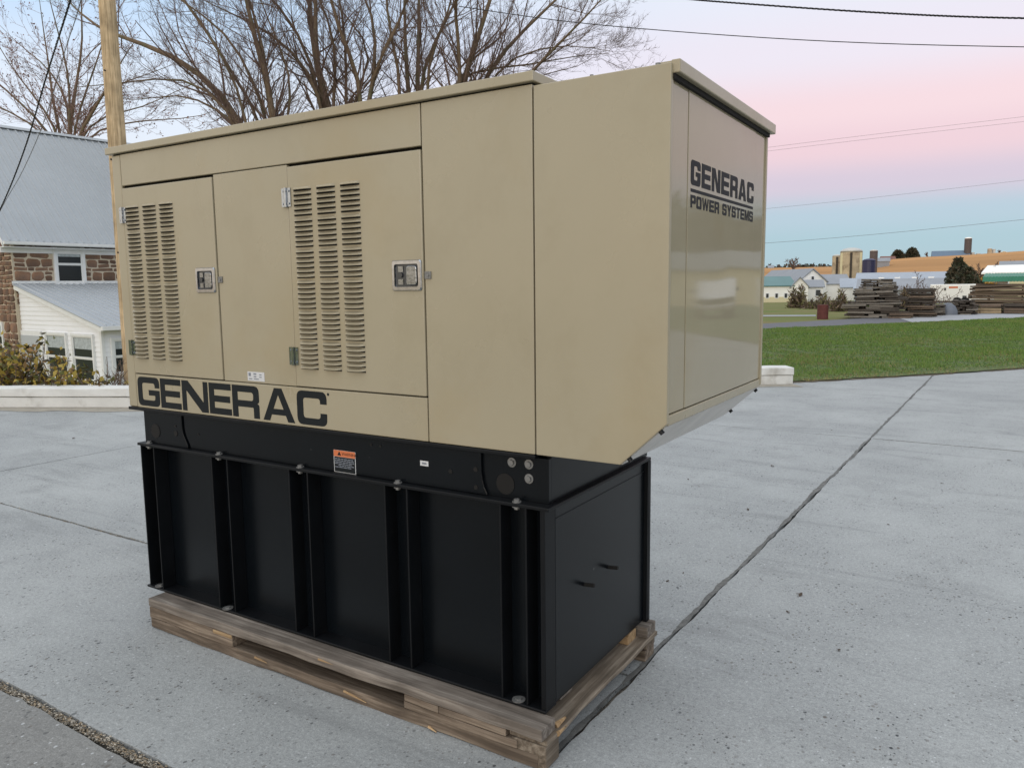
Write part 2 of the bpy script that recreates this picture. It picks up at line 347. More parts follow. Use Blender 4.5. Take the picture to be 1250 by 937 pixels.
def build_terrain():
    rs = np.concatenate([[0], np.geomspace(6, 60, 30), np.geomspace(64, 700, 46), [850, 1100, 1600, 2600, 4200]]); na = 240
    az = np.linspace(-math.pi, math.pi, na, endpoint=False)
    rr, aa = np.meshgrid(rs[1:], az, indexing='ij')
    X = CAM[0]+rr*np.sin(aa); Y = CAM[1]+rr*np.cos(aa); Z = terr(X, Y)
    Z = Z - sm(620, 1600, rr)*6
    V = [(CAM[0], CAM[1], -.06)] + list(zip(X.ravel(), Y.ravel(), Z.ravel()))
    Fc = [(0, 1+(j+1) % na, 1+j) for j in range(na)]
    for i in range(len(rs)-2):
        for j in range(na):
            a = 1+i*na+j; b = 1+i*na+(j+1) % na; Fc.append((a, b, b+na, a+na))
    bmv = MB(); bmv.add(V, Fc)
    tag(bmv.build('ground', M['terrain'], smooth=True), kind='structure')
build_terrain()

# ------------------------------------------------------------------ concrete yard: one slab per joint field
def jline(y): return .06+.026*y
yard = part('concrete_yard', [(-15, -9, -.035), (11, -9, -.035), (11, 24, -.035), (1.8, 14.8, -.035), (-1.6, 10.8, -.035), (-8.9, 4.2, -.035), (-15, 1.2, -.035)], [(0, 1, 2, 3, 4, 5, 6)], M['filler'])
tag(yard, kind='structure')
def slab(poly, mat, jit=.003, gap=.006):
    # inset by gap, subdivide and jitter the edges
    c = np.mean(np.array(poly), 0); out = []; n = len(poly)
    for i in range(n):
        a = np.array(poly[i], float); b = np.array(poly[(i+1) % n], float); L = np.linalg.norm(b-a); k = max(1, int(L/.07)); d = (b-a)/L; nn = np.array([-d[1], d[0]])
        ph = rnd.random()*9
        for j in range(k):
            t = j/k; p = a+(b-a)*t
            w = gap+jit*(math.sin(t*L*2.1+ph)+math.sin(t*L*7.3+ph*2)*.6+rnd.uniform(-1, 1)*.9)
            out.append(p+nn*(w if j else gap))
    top = [(p[0], p[1], 0) for p in out]; bot = [(p[0], p[1], -.03) for p in out]; m = len(out)
    tri = tessellate_polygon([[Vector(p) for p in top]])
    fs = [tuple(t) for t in tri]+[(i+m, (i+1) % m+m, (i+1) % m, i) for i in range(m)]
    mb = MB(); mb.add(top+bot, fs); return mb.build('slab', mat, yard)
XL1 = -6.3
slab([(XL1, .64), (jline(.64), .64), (jline(6.48), 6.48), (-5.8, 6.48), (XL1, 6.3)], M['conc'])
slab([(XL1, -.738), (jline(-.738), -.738), (jline(.64), .64), (XL1, .64)], M['conc'], gap=.012)
slab([(-15, -.738), (XL1, -.738), (XL1, 6.3), (-8.8, 4.1), (-15, .95)], M['conc'])
slab([(-6.1, 6.48), (jline(6.48), 6.48), (jline(12.7), 13.2), (-1.45, 11.5), (-2.2, 10.6)], M['conc'])
slab([(jline(-.738), -.738), (9.5, -.738), (9.5, 6.48), (jline(6.48), 6.48)], M['conc'], gap=.016, jit=.005)
slab([(jline(6.48), 6.48), (9.5, 6.48), (9.5, 25.5), (2, 16), (jline(12.7), 13.4)], M['conc'], gap=.01)
slab([(-15, -9), (-3.4, -9), (-3.4, -.766), (-15, -.766)], M['conc2'], gap=.01)
slab([(-3.4, -9), (9.5, -9), (9.5, -.766), (-3.4, -.766)], M['conc2'], gap=.012, jit=.008)

# ------------------------------------------------------------------ generator
gen = empty('diesel_generator', (0, 0, 0), label='large tan enclosed diesel generator on a black base tank, standing on the pallet', cat='generator')
XL, XH, WD = -2.2974, .456, 1.097
ZB, ZT = 1.0457, 2.232
D1A, D1B, D2A, D2B, ZD1, ZD0 = -2.231, -1.576, -1.1215, -.449, 2.0836, 1.2115
T_ = .004   # half joint gap
def panel(name, x0, x1, z0, z1, mat=None, y0=0., y1=.02, parent=None, bev=.003):
    return MB().box((x0, y0, z0), (x1, y1, z1)).build(name, mat or M['tan'], parent or gen, bevel=bev)
# dark inner shell behind the joints
shell = MB().box((XL+.03, .022, ZB+.01), (-.004, WD-.03, 2.2)).build('inner_shell', M['slot'], gen)
# left corner post
panel('corner_post', XL, D1A-.002, ZB, ZT, bev=.006)
# band over the doors with its slightly raised left flare
panel('top_panel', D1A+.002, D2B-T_*.6, ZD1+.006, ZT)
panel('bottom_panel', D1A+.002, D2B-T_*.6, ZB, ZD0-.005)
panel('centre_panel', D1B+T_*.6, D2A-T_*.6, ZD0-.002, ZD1+.003, y0=.002)
panel('side_panel', D2B+T_*.6, -.0025, ZB, ZT)
# rear and left end sheets (out of the photograph's sight)
MB().box((XL, WD-.02, ZB), (-.002, WD, ZT)).build('rear_panel', M['tan'], gen)
MB().box((XL, .0205, ZB), (XL+.02, WD-.0205, ZT)).build('end_panel', M['tan'], gen)
# doors
door1 = panel('door', D1A+.002, D1B-T_*.6, ZD0, ZD1-.006, y0=-.003, bev=.004)
door2 = panel('door', D2A+T_*.6, D2B-T_*.7, ZD0, ZD1-.006, y0=-.003, bev=.004)
# louvers: pressed hoods, lower face painted black for the unlit opening
def louver_mesh(w, h=.0180, d=.0190):
    mb = MB(); n = 10; V = []; 
    for i in range(n+1):
        t = i/n*2-1; k = max(0., 1-abs(t)**5)
        x = t*w/2
        V += [(x, 0, h*.58), (x, -d*.55*k, h*.36), (x, -d*k, -h*.02*k+h*.1*(1-k)), (x, -d*.99*k, -h*.10*k), (x, -.0004, -h*.36)]
    fs = []; 
    for i in range(n):
        for j in range(4): fs.append((i*5+j, i*5+j+1, i*5+5+j+1, i*5+5+j))
    me = mesh(V, fs); me.polygons.foreach_set('material_index', [0, 0, 0, 1]*n); me.polygons.foreach_set('use_smooth', [False, False, False, False]*n)
    me.materials.append(M['tan']); me.materials.append(M['slot']); return me
def louvers(door, cols, w):
    me = louver_mesh(w)
    p = .715/37.5; z = 1.9955
    for g in range(6):
        for i in range(6):
            for cx in cols:
                link('louver', me, None, door, loc=(cx, -.0033, z-p*.5))
            z -= p
        z -= p*.3
louvers(door1, (-2.156, -2.0265, -1.901), .096)
louvers(door2, (-1.0375, -.9115, -.7875), .097)
def bolt_mesh(r=.012, h=.009, wash=.018):
    mb = MB().cyl((0, 0, 0), (0, 0, .003), wash, 14).cyl((0, 0, .003), (0, 0, .003+h), r, 6); return mb.me()
def rivet(p, r=.004): return MB().cyl(p, (p[0], p[1]-.003, p[2]), r, 8)
def hinge(door, x, z):
    h = empty('hinge', (x, -.004, z)); h.parent = door
    mb = MB()
    mb.box((-.025, -.0035, -.036), (-.006, 0, .036)).box((.006, -.0035, -.036), (.025, 0, .036)).cyl((0, -.006, -.037), (0, -.006, .037), .0065, 10)
    mb.box((-.007, -.005, -.034), (.007, -.001, .034))
    for sx_ in (-.016, .016):
        for sz in (-.024, .024): mb.cyl((sx_, -.003, sz), (sx_, -.007, sz), .004, 8)
    o = mb.build('hinge', M['chrome'], door, loc=(x, -.004, z), bevel=0)
    bpy.data.objects.remove(h)
    return o
hinge(door1, D1A, 1.955); hinge(door1, D1A, 1.334); hinge(door2, D2A-.004, 1.96); hinge(door2, D2A-.002, 1.334)
def latch(door, x0, x1, z0, z1):
    w, h = x1-x0, z1-z0; cx, cz = (x0+x1)/2, (z0+z1)/2
    out = rounded([(-w/2, -h/2, .01), (w/2, -h/2, .01), (w/2, h/2, .01), (-w/2, h/2, .01)], 4)
    inn = rounded([(-w/2+.016, -h/2+.016, .008), (w/2-.016, -h/2+.016, .008), (w/2-.016, h/2-.016, .008), (-w/2+.016, h/2-.016, .008)], 4)
    n = len(out); V = []; fs = []
    for loop, y in ((out, 0), (out, -.003), ([(a*.95, b*.95) for a, b in out], -.007), ([(a*1.05, b*1.05) for a, b in inn], -.007), (inn, .001)):
        V += [(p[0], y, p[1]) for p in loop]
    for k in range(4):
        fs += [(k*n+i, k*n+(i+1) % n, (k+1)*n+(i+1) % n, (k+1)*n+i) for i in range(n)]
    mb = MB().add(V, fs)
    o = mb.build('latch', M['chrome'], door, loc=(cx, -.0036, cz))
    b2 = MB().prism(inn, 1, .0, .0004).build('latch_recess', M['chrome_dark'], o)
    t = MB(); lw = w*.34
    t.prism(rounded([(.004, -h*.31, .008), (.004+lw, -h*.31, .008), (.004+lw, h*.31, .012), (.004, h*.31, .012)], 4), 1, -.011, -.001)
    t.build('paddle', M['chrome_mid'], o, bevel=.002)
    c = MB().cyl((-w*.2, 0, h*.02), (-w*.2, -.006, h*.02), .009, 14).build('keyhole', M['chrome_dark'], o)
    MB().box((-w*.29, -.003, -h*.3), (-w*.12, -.0006, -h*.12)).box((-w*.29, -.003, h*.12), (-w*.12, -.0006, h*.3)).build('latch_bracket', M['chrome_mid'], o)
    return o
latch(door1, -1.716, -1.587, 1.591, 1.699); latch(door2, -.593, -.457, 1.591, 1.700)
for x, z in ((-1.558, 1.646), (-.430, 1.645)):
    mb = MB().box((-.015, -.004, -.013), (.012, 0, .013)).cyl((0, -.004, 0), (0, -.007, 0), .005, 10)
    mb.build('latch_keeper', M['zinc'], gen, loc=(x, .001 if x < -1 else -.0005, z))
# specification sticker
st = panel('sticker', -1.419, -1.314, 1.218, 1.257, M['whiteprint'], y0=.0006, y1=.0018, bev=0)
for (x, z, w, h) in ((-1.405, 1.245, .014, .014), (-1.372, 1.248, .018, .006), (-1.372, 1.237, .016, .005), (-1.338, 1.246, .014, .004), (-1.338, 1.236, .014, .004), (-1.40, 1.227, .02, .004), (-1.365, 1.227, .03, .004)):
    panel('print', x-w/2, x+w/2, z-h/2, z+h/2, M['greyprint'], y0=.0001, y1=.0005, parent=st, bev=0)

# raised main roof cap with a turned-down lip
cap = MB()
cap.box((XL-.022, -.018, 2.2365), (.012, .002, 2.268)).box((XL-.022, WD-.002, 2.2365), (.012, WD+.018, 2.268))
cap.box((XL-.022, .002, 2.2365), (XL, WD-.002, 2.268)).box((-.008, .002, 2.2365), (.012, WD-.002, 2.268))
roof = MB().box((XL-.022, -.018, 2.2365), (.012, WD+.018, 2.268)).build('roof', M['tan'], gen, bevel=.003)
MB().box((XL+.01, .004, ZT-.001), (-.002, WD-.01, 2.2362)).build('roof_gasket', M['slot'], gen)

# discharge hood at the end, chamfered underneath
ZH = 2.2265; CHX, ZCH = .3058, 1.1855
hood = MB()
hood.prism([(.0025, ZB), (CHX, ZB), (XH, ZCH), (XH, ZH), (.0025, ZH)], 1, 0, .02).build('hood_side', M['tan'], gen, bevel=.003)
MB().prism([(.0025, ZB), (CHX, ZB), (XH, ZCH), (XH, ZH), (.0025, ZH)], 1, WD-.02, WD).build('hood_side', M['tan'], gen, bevel=.003)
MB().box((.004, .0205, ZH-.02), (XH-.004, WD-.0205, ZH-.003)).build('hood_top', M['tan'], gen)
MB().box((.015, .021, ZB+.2), (XH-.016, WD-.021, ZH-.022)).build('hood_core', M['slot'], gen)
XE = XH-.006
for a, b in ((.021, .163), (.1665, .9265), (.930, WD-.021)):
    MB().box((XE-.012, a, 1.2125), (XE+(.0015 if a > .1 and b < 1 else 0), b, ZH-.006)).build('end_sheet', M['tan_gloss'], gen, bevel=.0015)
MB().box((XE-.02, .0205, ZCH-.008), (XE+.004, WD-.0205, 1.2085)).build('end_sill', M['tan'], gen, bevel=.003)
# bare metal chamfer under the hood
dx, dz = XH-CHX, ZCH-ZB; ll = math.hypot(dx, dz); nx, nz_ = dz/ll, -dx/ll
c0 = (CHX-.004+nx*.002, ZB-.002+nz_*.002); c1 = (XH-.012+nx*.002, ZCH-.011+nz_*.002)
cham = [c0, c1, (c1[0]-nx*.005, c1[1]-nz_*.005), (c0[0]-nx*.005, c0[1]-nz_*.005)]
MB().prism(cham, 1, .0205, WD+.0015).build('chamfer_plate', M['bare'], gen)
MB().box((.03, .024, ZB+.006), (CHX-.014, WD-.024, ZB+.012)).build('hood_floor', M['bare'], gen)
for t in (.16, .84):
    for y in (.012, WD-.012):
        p = Vector((CHX+dx*t, y, ZB+dz*t)); q = p+Vector((nx, 0, nz_))*.012
        MB().cyl(p, q, .008, 8).build('bolt', M['black2'], gen)
# drip lip over the end sheet
lip = MB().box((XH-.005, .012, 2.199), (XH+.022, WD+.028, 2.2365)).box((.4, .02, 2.2268), (XH-.005, WD+.028, 2.2365)).build('end_lip', M['tan'], gen, bevel=.003)
MB().box((XH-.006, .014, 2.184), (XH+.006, WD, 2.1985)).build('lip_gasket', M['slot'], gen)
MB().cyl((XH-.045, .012, ZH-.001), (XH-.045, .012, ZH+.006), .008, 8).build('bolt', M['zinc'], gen)
MB().cyl((.2, .012, ZH-.001), (.2, .012, ZH+.005), .006, 8).build('bolt', M['zinc'], gen)

# lettering
def glyph(ch, Wd, H, tv, th):
    r = .22*H; q = .10*H
    if ch == 'G': return [[(Wd, .64*H), (Wd, H, r), (0, H, r), (0, 0, r), (Wd, 0, r), (Wd, .56*H), (.5*Wd, .56*H), (.5*Wd, .375*H), (Wd-tv, .375*H), (Wd-tv, th, q), (tv, th, q), (tv, H-th, q), (Wd-tv, H-th, q), (Wd-tv, .64*H)]]
    if ch == 'C': return [[(Wd, .64*H), (Wd, H, r), (0, H, r), (0, 0, r), (Wd, 0, r), (Wd, .37*H), (Wd-tv, .37*H), (Wd-tv, th, q), (tv, th, q), (tv, H-th, q), (Wd-tv, H-th, q), (Wd-tv, .64*H)]]
    if ch == 'E': return [[(0, 0), (Wd, 0), (Wd, th), (tv, th), (tv, (H-th)/2), (.95*Wd, (H-th)/2), (.95*Wd, (H+th)/2), (tv, (H+th)/2), (tv, H-th), (Wd, H-th), (Wd, H), (0, H)]]
    if ch == 'N': return [[(0, 0), (tv*.9, 0), (tv*.9, .68*H), (Wd-1.25*tv, 0), (Wd, 0), (Wd, H), (Wd-tv*.9, H), (Wd-tv*.9, .32*H), (1.25*tv, H), (0, H)]]
    if ch == 'R': return [[(0, 0), (tv, 0), (tv, .33*H), (Wd-tv, .33*H, .04*H), (Wd-tv, 0), (Wd, 0), (Wd, .42*H, .06*H), (.93*Wd, .46*H), (Wd, .5*H, .06*H), (Wd, H, r), (0, H)],
                          [(tv, H-th), (Wd-tv, H-th, q), (Wd-tv, .33*H+th, q), (tv, .33*H+th)]]
    if ch == 'P': return [[(0, 0), (tv, 0), (tv, .33*H), (Wd, .33*H, r), (Wd, H, r), (0, H)], [(tv, H-th), (Wd-tv, H-th, q), (Wd-tv, .33*H+th, q), (tv, .33*H+th)]]
    if ch == 'O': return [[(0, 0, r), (Wd, 0, r), (Wd, H, r), (0, H, r)], [(tv, th, q), (tv, H-th, q), (Wd-tv, H-th, q), (Wd-tv, th, q)]]
    if ch == 'A':
        xi = lambda y: 1.12*tv+(.5*Wd-1.12*tv)*(y/(.82*H))
        return [[(0, 0), (1.12*tv, 0), (xi(.19*H), .19*H), (Wd-xi(.19*H), .19*H), (Wd-1.12*tv, 0), (Wd, 0), (.5*Wd+.62*tv, H), (.5*Wd-.62*tv, H)],
                [(xi(.37*H), .37*H), (.5*Wd, .80*H), (Wd-xi(.37*H), .37*H)]]
    if ch == 'S': return [[(Wd, .66*H), (Wd, H, r), (0, H, r), (0, .41*H, q*1.5), (Wd-tv, .41*H), (Wd-tv, th), (tv, th), (tv, .34*H), (0, .34*H), (0, 0, r), (Wd, 0, r), (Wd, .59*H, q*1.5), (tv, .59*H), (tv, H-th), (Wd-tv, H-th), (Wd-tv, .66*H)]]
    if ch == 'Y': return [[(.5*Wd-.5*tv, 0), (.5*Wd+.5*tv, 0), (.5*Wd+.5*tv, .42*H), (Wd, H), (Wd-1.15*tv, H), (.5*Wd, .6*H), (1.15*tv, H), (0, H), (.5*Wd-.5*tv, .42*H)]]
    if ch == 'T': return [[(.5*Wd-.5*tv, 0), (.5*Wd+.5*tv, 0), (.5*Wd+.5*tv, H-th), (Wd, H-th), (Wd, H), (0, H), (0, H-th), (.5*Wd-.5*tv, H-th)]]
    if ch == 'M': return [[(0, 0), (tv*.9, 0), (tv*.9, .66*H), (.5*Wd-.35*tv, 0), (.5*Wd+.35*tv, 0), (Wd-tv*.9, .66*H), (Wd-tv*.9, 0), (Wd, 0), (Wd, H), (Wd-1.15*tv, H), (.5*Wd, .35*H), (1.15*tv, H), (0, H)]]
    if ch == 'W': return [[(.2*Wd, 0), (.36*Wd, 0), (.5*Wd, .62*H), (.64*Wd, 0), (.8*Wd, 0), (Wd, H), (Wd-.8*tv, H), (.72*Wd, .33*H), (.57*Wd, H), (.43*Wd, H), (.28*Wd, .33*H), (.8*tv, H), (0, H)]]
def letters(spans, H, tv, th, mapf, thick, mb):
    for ch, a, b in spans:
        loops = [rounded(l, 5) for l in glyph(ch, b-a, H, tv, th)]
        pts = [p for l in loops for p in l]; n = len(pts)
        tri = tessellate_polygon([[Vector((p[0], p[1], 0)) for p in l] for l in loops])
        V = [mapf(a+p[0], p[1], thick) for p in pts]+[mapf(a+p[0], p[1], 0) for p in pts]
        fs = [tuple(t) for t in tri]; k = 0
        for l in loops:
            m = len(l); fs += [(k+i, k+(i+1) % m, n+k+(i+1) % m, n+k+i) for i in range(m)]; k += m
        mb.add(V, fs)
    return mb
spx = [(137, 228), (232, 318), (323, 432), (437, 530), (535, 648), (663, 797), (808, 934)]
spans = []
for ch, (a, b) in zip('GENERAC', spx):
    g = [on_plane(130+x/3.471, 488+(130+x/3.471-170)*.045, (0, 0, 0), (0, 1, 0))[0] for x in (a, b)]; spans.append((ch, g[0], g[1]))
letters(spans, .139, .0365, .0285, lambda x, z, t: (x, -.0002-t, 1.0565+z), .0006, MB()).build('lettering', M['ink'], gen)
MB().cyl((-.947, 0, 1.188), (-.947, -.0006, 1.188), .006, 12).build('trademark_dot', M['ink'], gen)
def even(word, a, b, gapf=.13):
    wts = {'W': 1.35, 'M': 1.15, ' ': .5, 'A': 1.1, 'I': .3}; ws = [wts.get(c, 1) for c in word]
    u = (b-a)/(sum(ws)+gapf*(len(word)-1)); x = a; out = []
    for c, w in zip(word, ws):
        if c != ' ': out.append((c, x, x+w*u))
        x += (w+gapf)*u
    return out
XF = XE+.0016
letters(even('GENERAC', .190, .915, .12), .076, .030, .0165, lambda y, z, t: (XF+t, y, 1.908+z), .0006, MB()).build('lettering', M['ink'], gen)
MB().box((XF, .191, 1.8865), (XF+.0006, .908, 1.8965)).build('lettering_bar', M['ink'], gen)
letters(even('POWER SYSTEMS', .191, .911, .12), .0385, .0155, .0085, lambda y, z, t: (XF+t, y, 1.839+z), .0006, MB()).build('lettering', M['ink'], gen)

# ---- skid (base frame)
skid = empty('skid'); skid.parent = gen
MB().box((XL-.002, -.006, 1.030), (.0, .06, ZB-.0015)).build('top_flange', M['black2'], skid, bevel=.003)
MB().box((-2.19, .022, .8765), (.0385, .04, 1.0295)).build('side_rail', M['black'], skid)
plateL = [(-2.192, .877), (-1.866, .877), (-1.869, .893), (-1.878, .91), (-1.889, .928), (-1.897, .945), (-1.901, .965), (-1.902, 1.0296), (-2.192, 1.0296)]
MB().prism(plateL, 1, .004, .0215).build('lifting_plate', M['black'], skid, bevel=.002)
mid = [(-1.852, .877), (-.203, .877), (-.206, .886), (-.216, .905), (-.223, .93), (-.227, .96), (-.228, 1.0296), (-1.892, 1.0296), (-1.891, .965), (-1.886, .945), (-1.877, .925), (-1.864, .905), (-1.856, .89)]
MB().prism(mid, 1, .0102, .0215).build('web_plate', M['black'], skid, bevel=.002)
def ring(name, x, z, r, y, parent):
    o = MB().cyl((0, 0, 0), (0, -.0015, 0), r, 22).build(name, M['slot'], parent, loc=(x, y, z)); return o
ring('lifting_hole', -2.104, .938, .034, .0035, skid); ring('lifting_hole', -.134, .925, .037, .0216, skid)
ring('hole', -1.948, .94, .013, .0035, skid); ring('hole', -1.948, .975, .006, .0035, skid); ring('hole', -.36, .945, .008, .0097, skid); ring('hole', -.738, 1.005, .005, .0097, skid); ring('hole', -.69, 1.004, .005, .0097, skid)
ring('hole', -.25, .965, .009, .0097, skid); ring('hole', -.25, .9, .008, .0097, skid); ring('hole', -1.79, .95, .005, .0097, skid)
MB().box((.0225, .041, .8765), (.0385, .86, 1.0435)).build('end_rail', M['black'], skid)
MB().box((-2.19, .041, .8765), (-2.172, .86, 1.0435)).build('end_rail', M['black'], skid)
MB().box((-2.19, .861, .8765), (.0385, .88, 1.0435)).build('side_rail', M['black'], skid)
bm_ = bolt_mesh(.011, .008, .017)
for x, z in ((-.106, 1.004), (-.038, 1.005), (-.038, .955)):
    link('bolt', bm_, M['zinc'] if not bm_.materials else None, skid, loc=(x, .0218, z), rot=(R(90), 0, 0))
# warning decal
wl_ = MB().box((-.939, .0094, .877), (-.822, .0101, .966)).build('warning_label', M['whiteprint'], skid)
MB().box((-.936, .0088, .879), (-.825, .0093, .9395)).build('text_field', M['ink'], wl_)
MB().box((-.938, .0088, .9405), (-.823, .0093, .9655)).build('header', M['orange'], wl_)
tri_ = MB().prism([(-.918, .9455), (-.898, .9455), (-.908, .9625)], 1, .0083, .0087).build('warning_triangle', M['ink'], wl_)
def word(txt, x, z, size, y, mat, parent, name='lettering', sxx=1.):
    cu = bpy.data.curves.new('t', 'FONT'); cu.body = txt; cu.size = size; cu.extrude = .0001
    o = bpy.data.objects.new('t', cu); COL.objects.link(o); bpy.context.view_layer.update()
    me = bpy.data.meshes.new_from_object(o.evaluated_get(bpy.context.evaluated_depsgraph_get())); bpy.data.objects.remove(o)
    q = link(name, me, None, parent, loc=(x, y, z), rot=(R(90), 0, 0)); me.materials.clear(); me.materials.append(mat); q.scale = (sxx, 1, 1); return q
word('WARNING', -.894, .947, .017, .0086, M['ink'], wl_)
rr_ = random.Random(3)
for k in range(7):
    z = .932-.0068*k; x = -.932
    if k == 4: x += .018
    if k >= 6: continue
    while x < -.832:
        w = rr_.uniform(.008, .022); w = min(w, -.83-x)
        MB().box((x, .0084, z-.0016), (x+w, .0087, z+.0016)).build('print', M['greyprint'], wl_); x += w+.003
        if k in (3, 5) and x > -.86: break
MB().box((-.499, .0094, .951), (-.461, .0101, .970)).build('sticker', M['whiteprint'], skid, bevel=0)
MB().box((-.49, .0088, .957), (-.47, .0093, .964)).build('print', M['greyprint'], skid)

# ---- base tank
tank = empty('fuel_tank'); tank.parent = gen
TX0, TX1, TY0, TY1, TZ0, TZ1 = -2.195, .044, .052, .85, .149, .862
MB().box((TX0, TY0, TZ0+.006), (TX1, TY1, TZ1)).build('tank_body', M['black'], tank, bevel=.004)
MB().box((-2.222, -.0226, TZ1+.0005), (.061, .872, .8755)).build('top_flange', M['black2'], tank, bevel=.003)
MB().box((-2.224, -.0226, TZ0), (.0445, TY0+.004, TZ0+.011)).build('bottom_flange', M['black2'], tank, bevel=.003)
fin_x = [(-2.2005, -2.1), (-1.672, -1.566), (-1.174, -1.066), (-.653, -.545), (-.133, -.03)]
for a, b in fin_x:
    for i, x in enumerate((a, b)):
        MB().box((x-.0035, -.0185, TZ0+.0115), (x+.0035, TY0-.0003, TZ1)).build('stiffener', M['black2'], tank, bevel=.0015)
    MB().box((a+.004, TY0-.006, TZ0+.0115), (b-.004, TY0-.0004, TZ1)).build('stiffener_web', M['black'], tank)
MB().box((.026, -.0185, TZ0+.0115), (.0445, TY0-.0003, TZ1)).build('corner_angle', M['black2'], tank, bevel=.002)
MB().box((TX1+.0003, .838, TZ0), (.061, .8455, TZ1)).box((.028, .851, TZ0), (.061, .87, TZ1)).build('corner_angle', M['black2'], tank)
MB().box((TX1+.0002, .06, .8185), (TX1+.0016, .83, .8205)).build('weld_seam', M['black2'], tank)
for y, z in ((.275, .511), (.481, .511)):
    MB().cyl((TX1-.002, y, z), (TX1+.04, y, z+.004), .0075, 10).build('peg', M['slot'], tank)
bm2 = bolt_mesh(.010, .008, .016)
bm2.materials.append(M['zinc'])
for x in (-2.148, -1.631, -1.117, -.596, -.072):
    link('bolt', bm2, None, tank, loc=(x, -.006, .8757)); link('nut', bm2, None, tank, loc=(x, -.006, .8619), rot=(R(180), 0, 0))
bm3 = MB().cyl((0, 0, 0), (0, 0, .003), .024, 18).cyl((0, 0, .003), (0, 0, .007), .012, 6).me(); bm3.materials.append(M['zinc'])
for x, y in ((-1.63, -.008), (-.075, -.002), (-2.15, .0)):
    link('bolt', bm3, None, tank, loc=(x, y, TZ0+.0112))

# ------------------------------------------------------------------ pallet
pal = empty('wooden_pallet', (0, 0, 0), label='weathered wooden pallet under the black base tank of the generator', cat='pallet')
PX0, PX1, PY0, PY1 = -2.086, .092, -.1085, .877
def board(name, a, b, mat, jit=.003, bev=.003, parent=pal):
    c = [(a[i]+b[i])/2 for i in range(3)]; h = [(b[i]-a[i])/2 for i in range(3)]; L = max(range(3), key=lambda i: h[i]); n = max(1, int(h[L]*2/.12))
    prof = []
    ax = [i for i in range(3) if i != L]; V = []; ph = rnd.random()*9
    for k in range(n+1):
        t = -h[L]+2*h[L]*k/n; dz = jit*(math.sin(ph+k*.9)*.6+rnd.uniform(-.6, .6)); dy = jit*rnd.uniform(-1, 1)
        for s1, s2 in ((-1, -1), (1, -1), (1, 1), (-1, 1)):
            p = [0, 0, 0]; p[L] = t; p[ax[0]] = s1*h[ax[0]]+dy; p[ax[1]] = s2*h[ax[1]]+ (dz if (ax[1] != 2 or s2 < 0) else min(dz, 0)*.5); V.append(p)
    fs = [(0, 1, 2, 3)]+[(4*k+i, 4*k+(i+1) % 4, 4*k+4+(i+1) % 4, 4*k+4+i) for k in range(n) for i in range(4)]+[(4*n+3, 4*n+2, 4*n+1, 4*n)]
    return MB().add(V, fs).build(name, mat, parent, bevel=bev, loc=c)
zt_ = TZ0-.0005
board('runner', (PX0, PY0+.006, .002), (.06, PY0+.095, .05), M['pallet_x'])
board('runner', (PX0, .34, .002), (-.06, .44, .05), M['pallet_x']); board('runner', (PX0, PY1-.1, .002), (PX1-.01, PY1, .05), M['pallet_x'])
xa = on_plane(283, 778, (0, PY0, 0), (0, 1, 0))[0]; xb = on_plane(492, 855, (0, PY0, 0), (0, 1, 0))[0]; xc = on_plane(617, 893, (0, PY0, 0), (0, 1, 0))[0]; xd = on_plane(535, 868, (0, PY0, 0), (0, 1, 0))[0]
board('block', (PX0+.002, PY0+.003, .0505), (xa, PY0+.09, .107), M['pallet_x'])
board('block', (xa-.13, PY0-.001, .088), (xa-.002, PY0+.0025, .104), M['pallet_new'], jit=.001)
board('block', (xb, PY0+.002, .0505), (-.02, PY0+.09, .079), M['pallet_x'])
board('block', (xb+.003, PY0+.001, .0795), (xd, PY0+.09, .107), M['pallet_x']); board('block', (xd+.002, PY0+.001, .0795), (xc, PY0+.09, .107), M['pallet_x'])
board('block', (-.045, PY0+.008, .002), (PX1-.002, PY0+.1, .0865), M['pallet_y'])
for x0 in (PX0, -1.2, -.1):
    board('block', (x0-.06, .35, .0505), (x0+.06, .43, .107), M['pallet_x']); board('block', (x0+.005, PY1-.095, .0505), (x0+.185, PY1-.004, .0865), M['pallet_x'])
board('cross_board', (PX1-.145, PY0+.012, .0868), (PX1+.002, PY1+.002, .1055), M['pallet_y'])
board('top_board', (PX0, PY0, .1075), (PX1-.012, PY0+.094, zt_), M['pallet_top'])
board('top_board', (PX0+.01, .36, .106), (.0, .45, zt_), M['pallet_top'])
board('top_board', (PX0+.01, .68, .106), (PX1-.05, .765, zt_), M['pallet_new'])
board('top_board', (PX0+.02, .785, .106), (PX1-.004, PY1, zt_+.004), M['pallet_top'])
board('top_board', (PX0+.02, .15, .106), (.01, .24, zt_), M['pallet_top'])
# broken splinters of fresh wood
def splinter(a, b, r, parent):
    mb = MB(); mb.cyl(a, b, r, 5, r2=r*.3); return mb.build('splinter', M['pallet_new'], parent)
splinter((PX1-.02, -.005, .108), (PX1-.006, .045, .12), .012, pal); splinter((PX1+.002, -.03, .098), (PX1+.003, .035, .1), .009, pal)
splinter((-1.34, PY0+.004, .04), (-1.26, PY0+.0, .036), .006, pal); splinter((-.82, PY0+.004, .032), (-.7, PY0+.0, .02), .006, pal); splinter((-.40, PY0+.004, .012), (-.36, PY0-.002, .006), .006, pal)
splinter((-.95, PY0, .133), (-.80, PY0+.004, .128), .006, pal)
rr2 = random.Random(5)
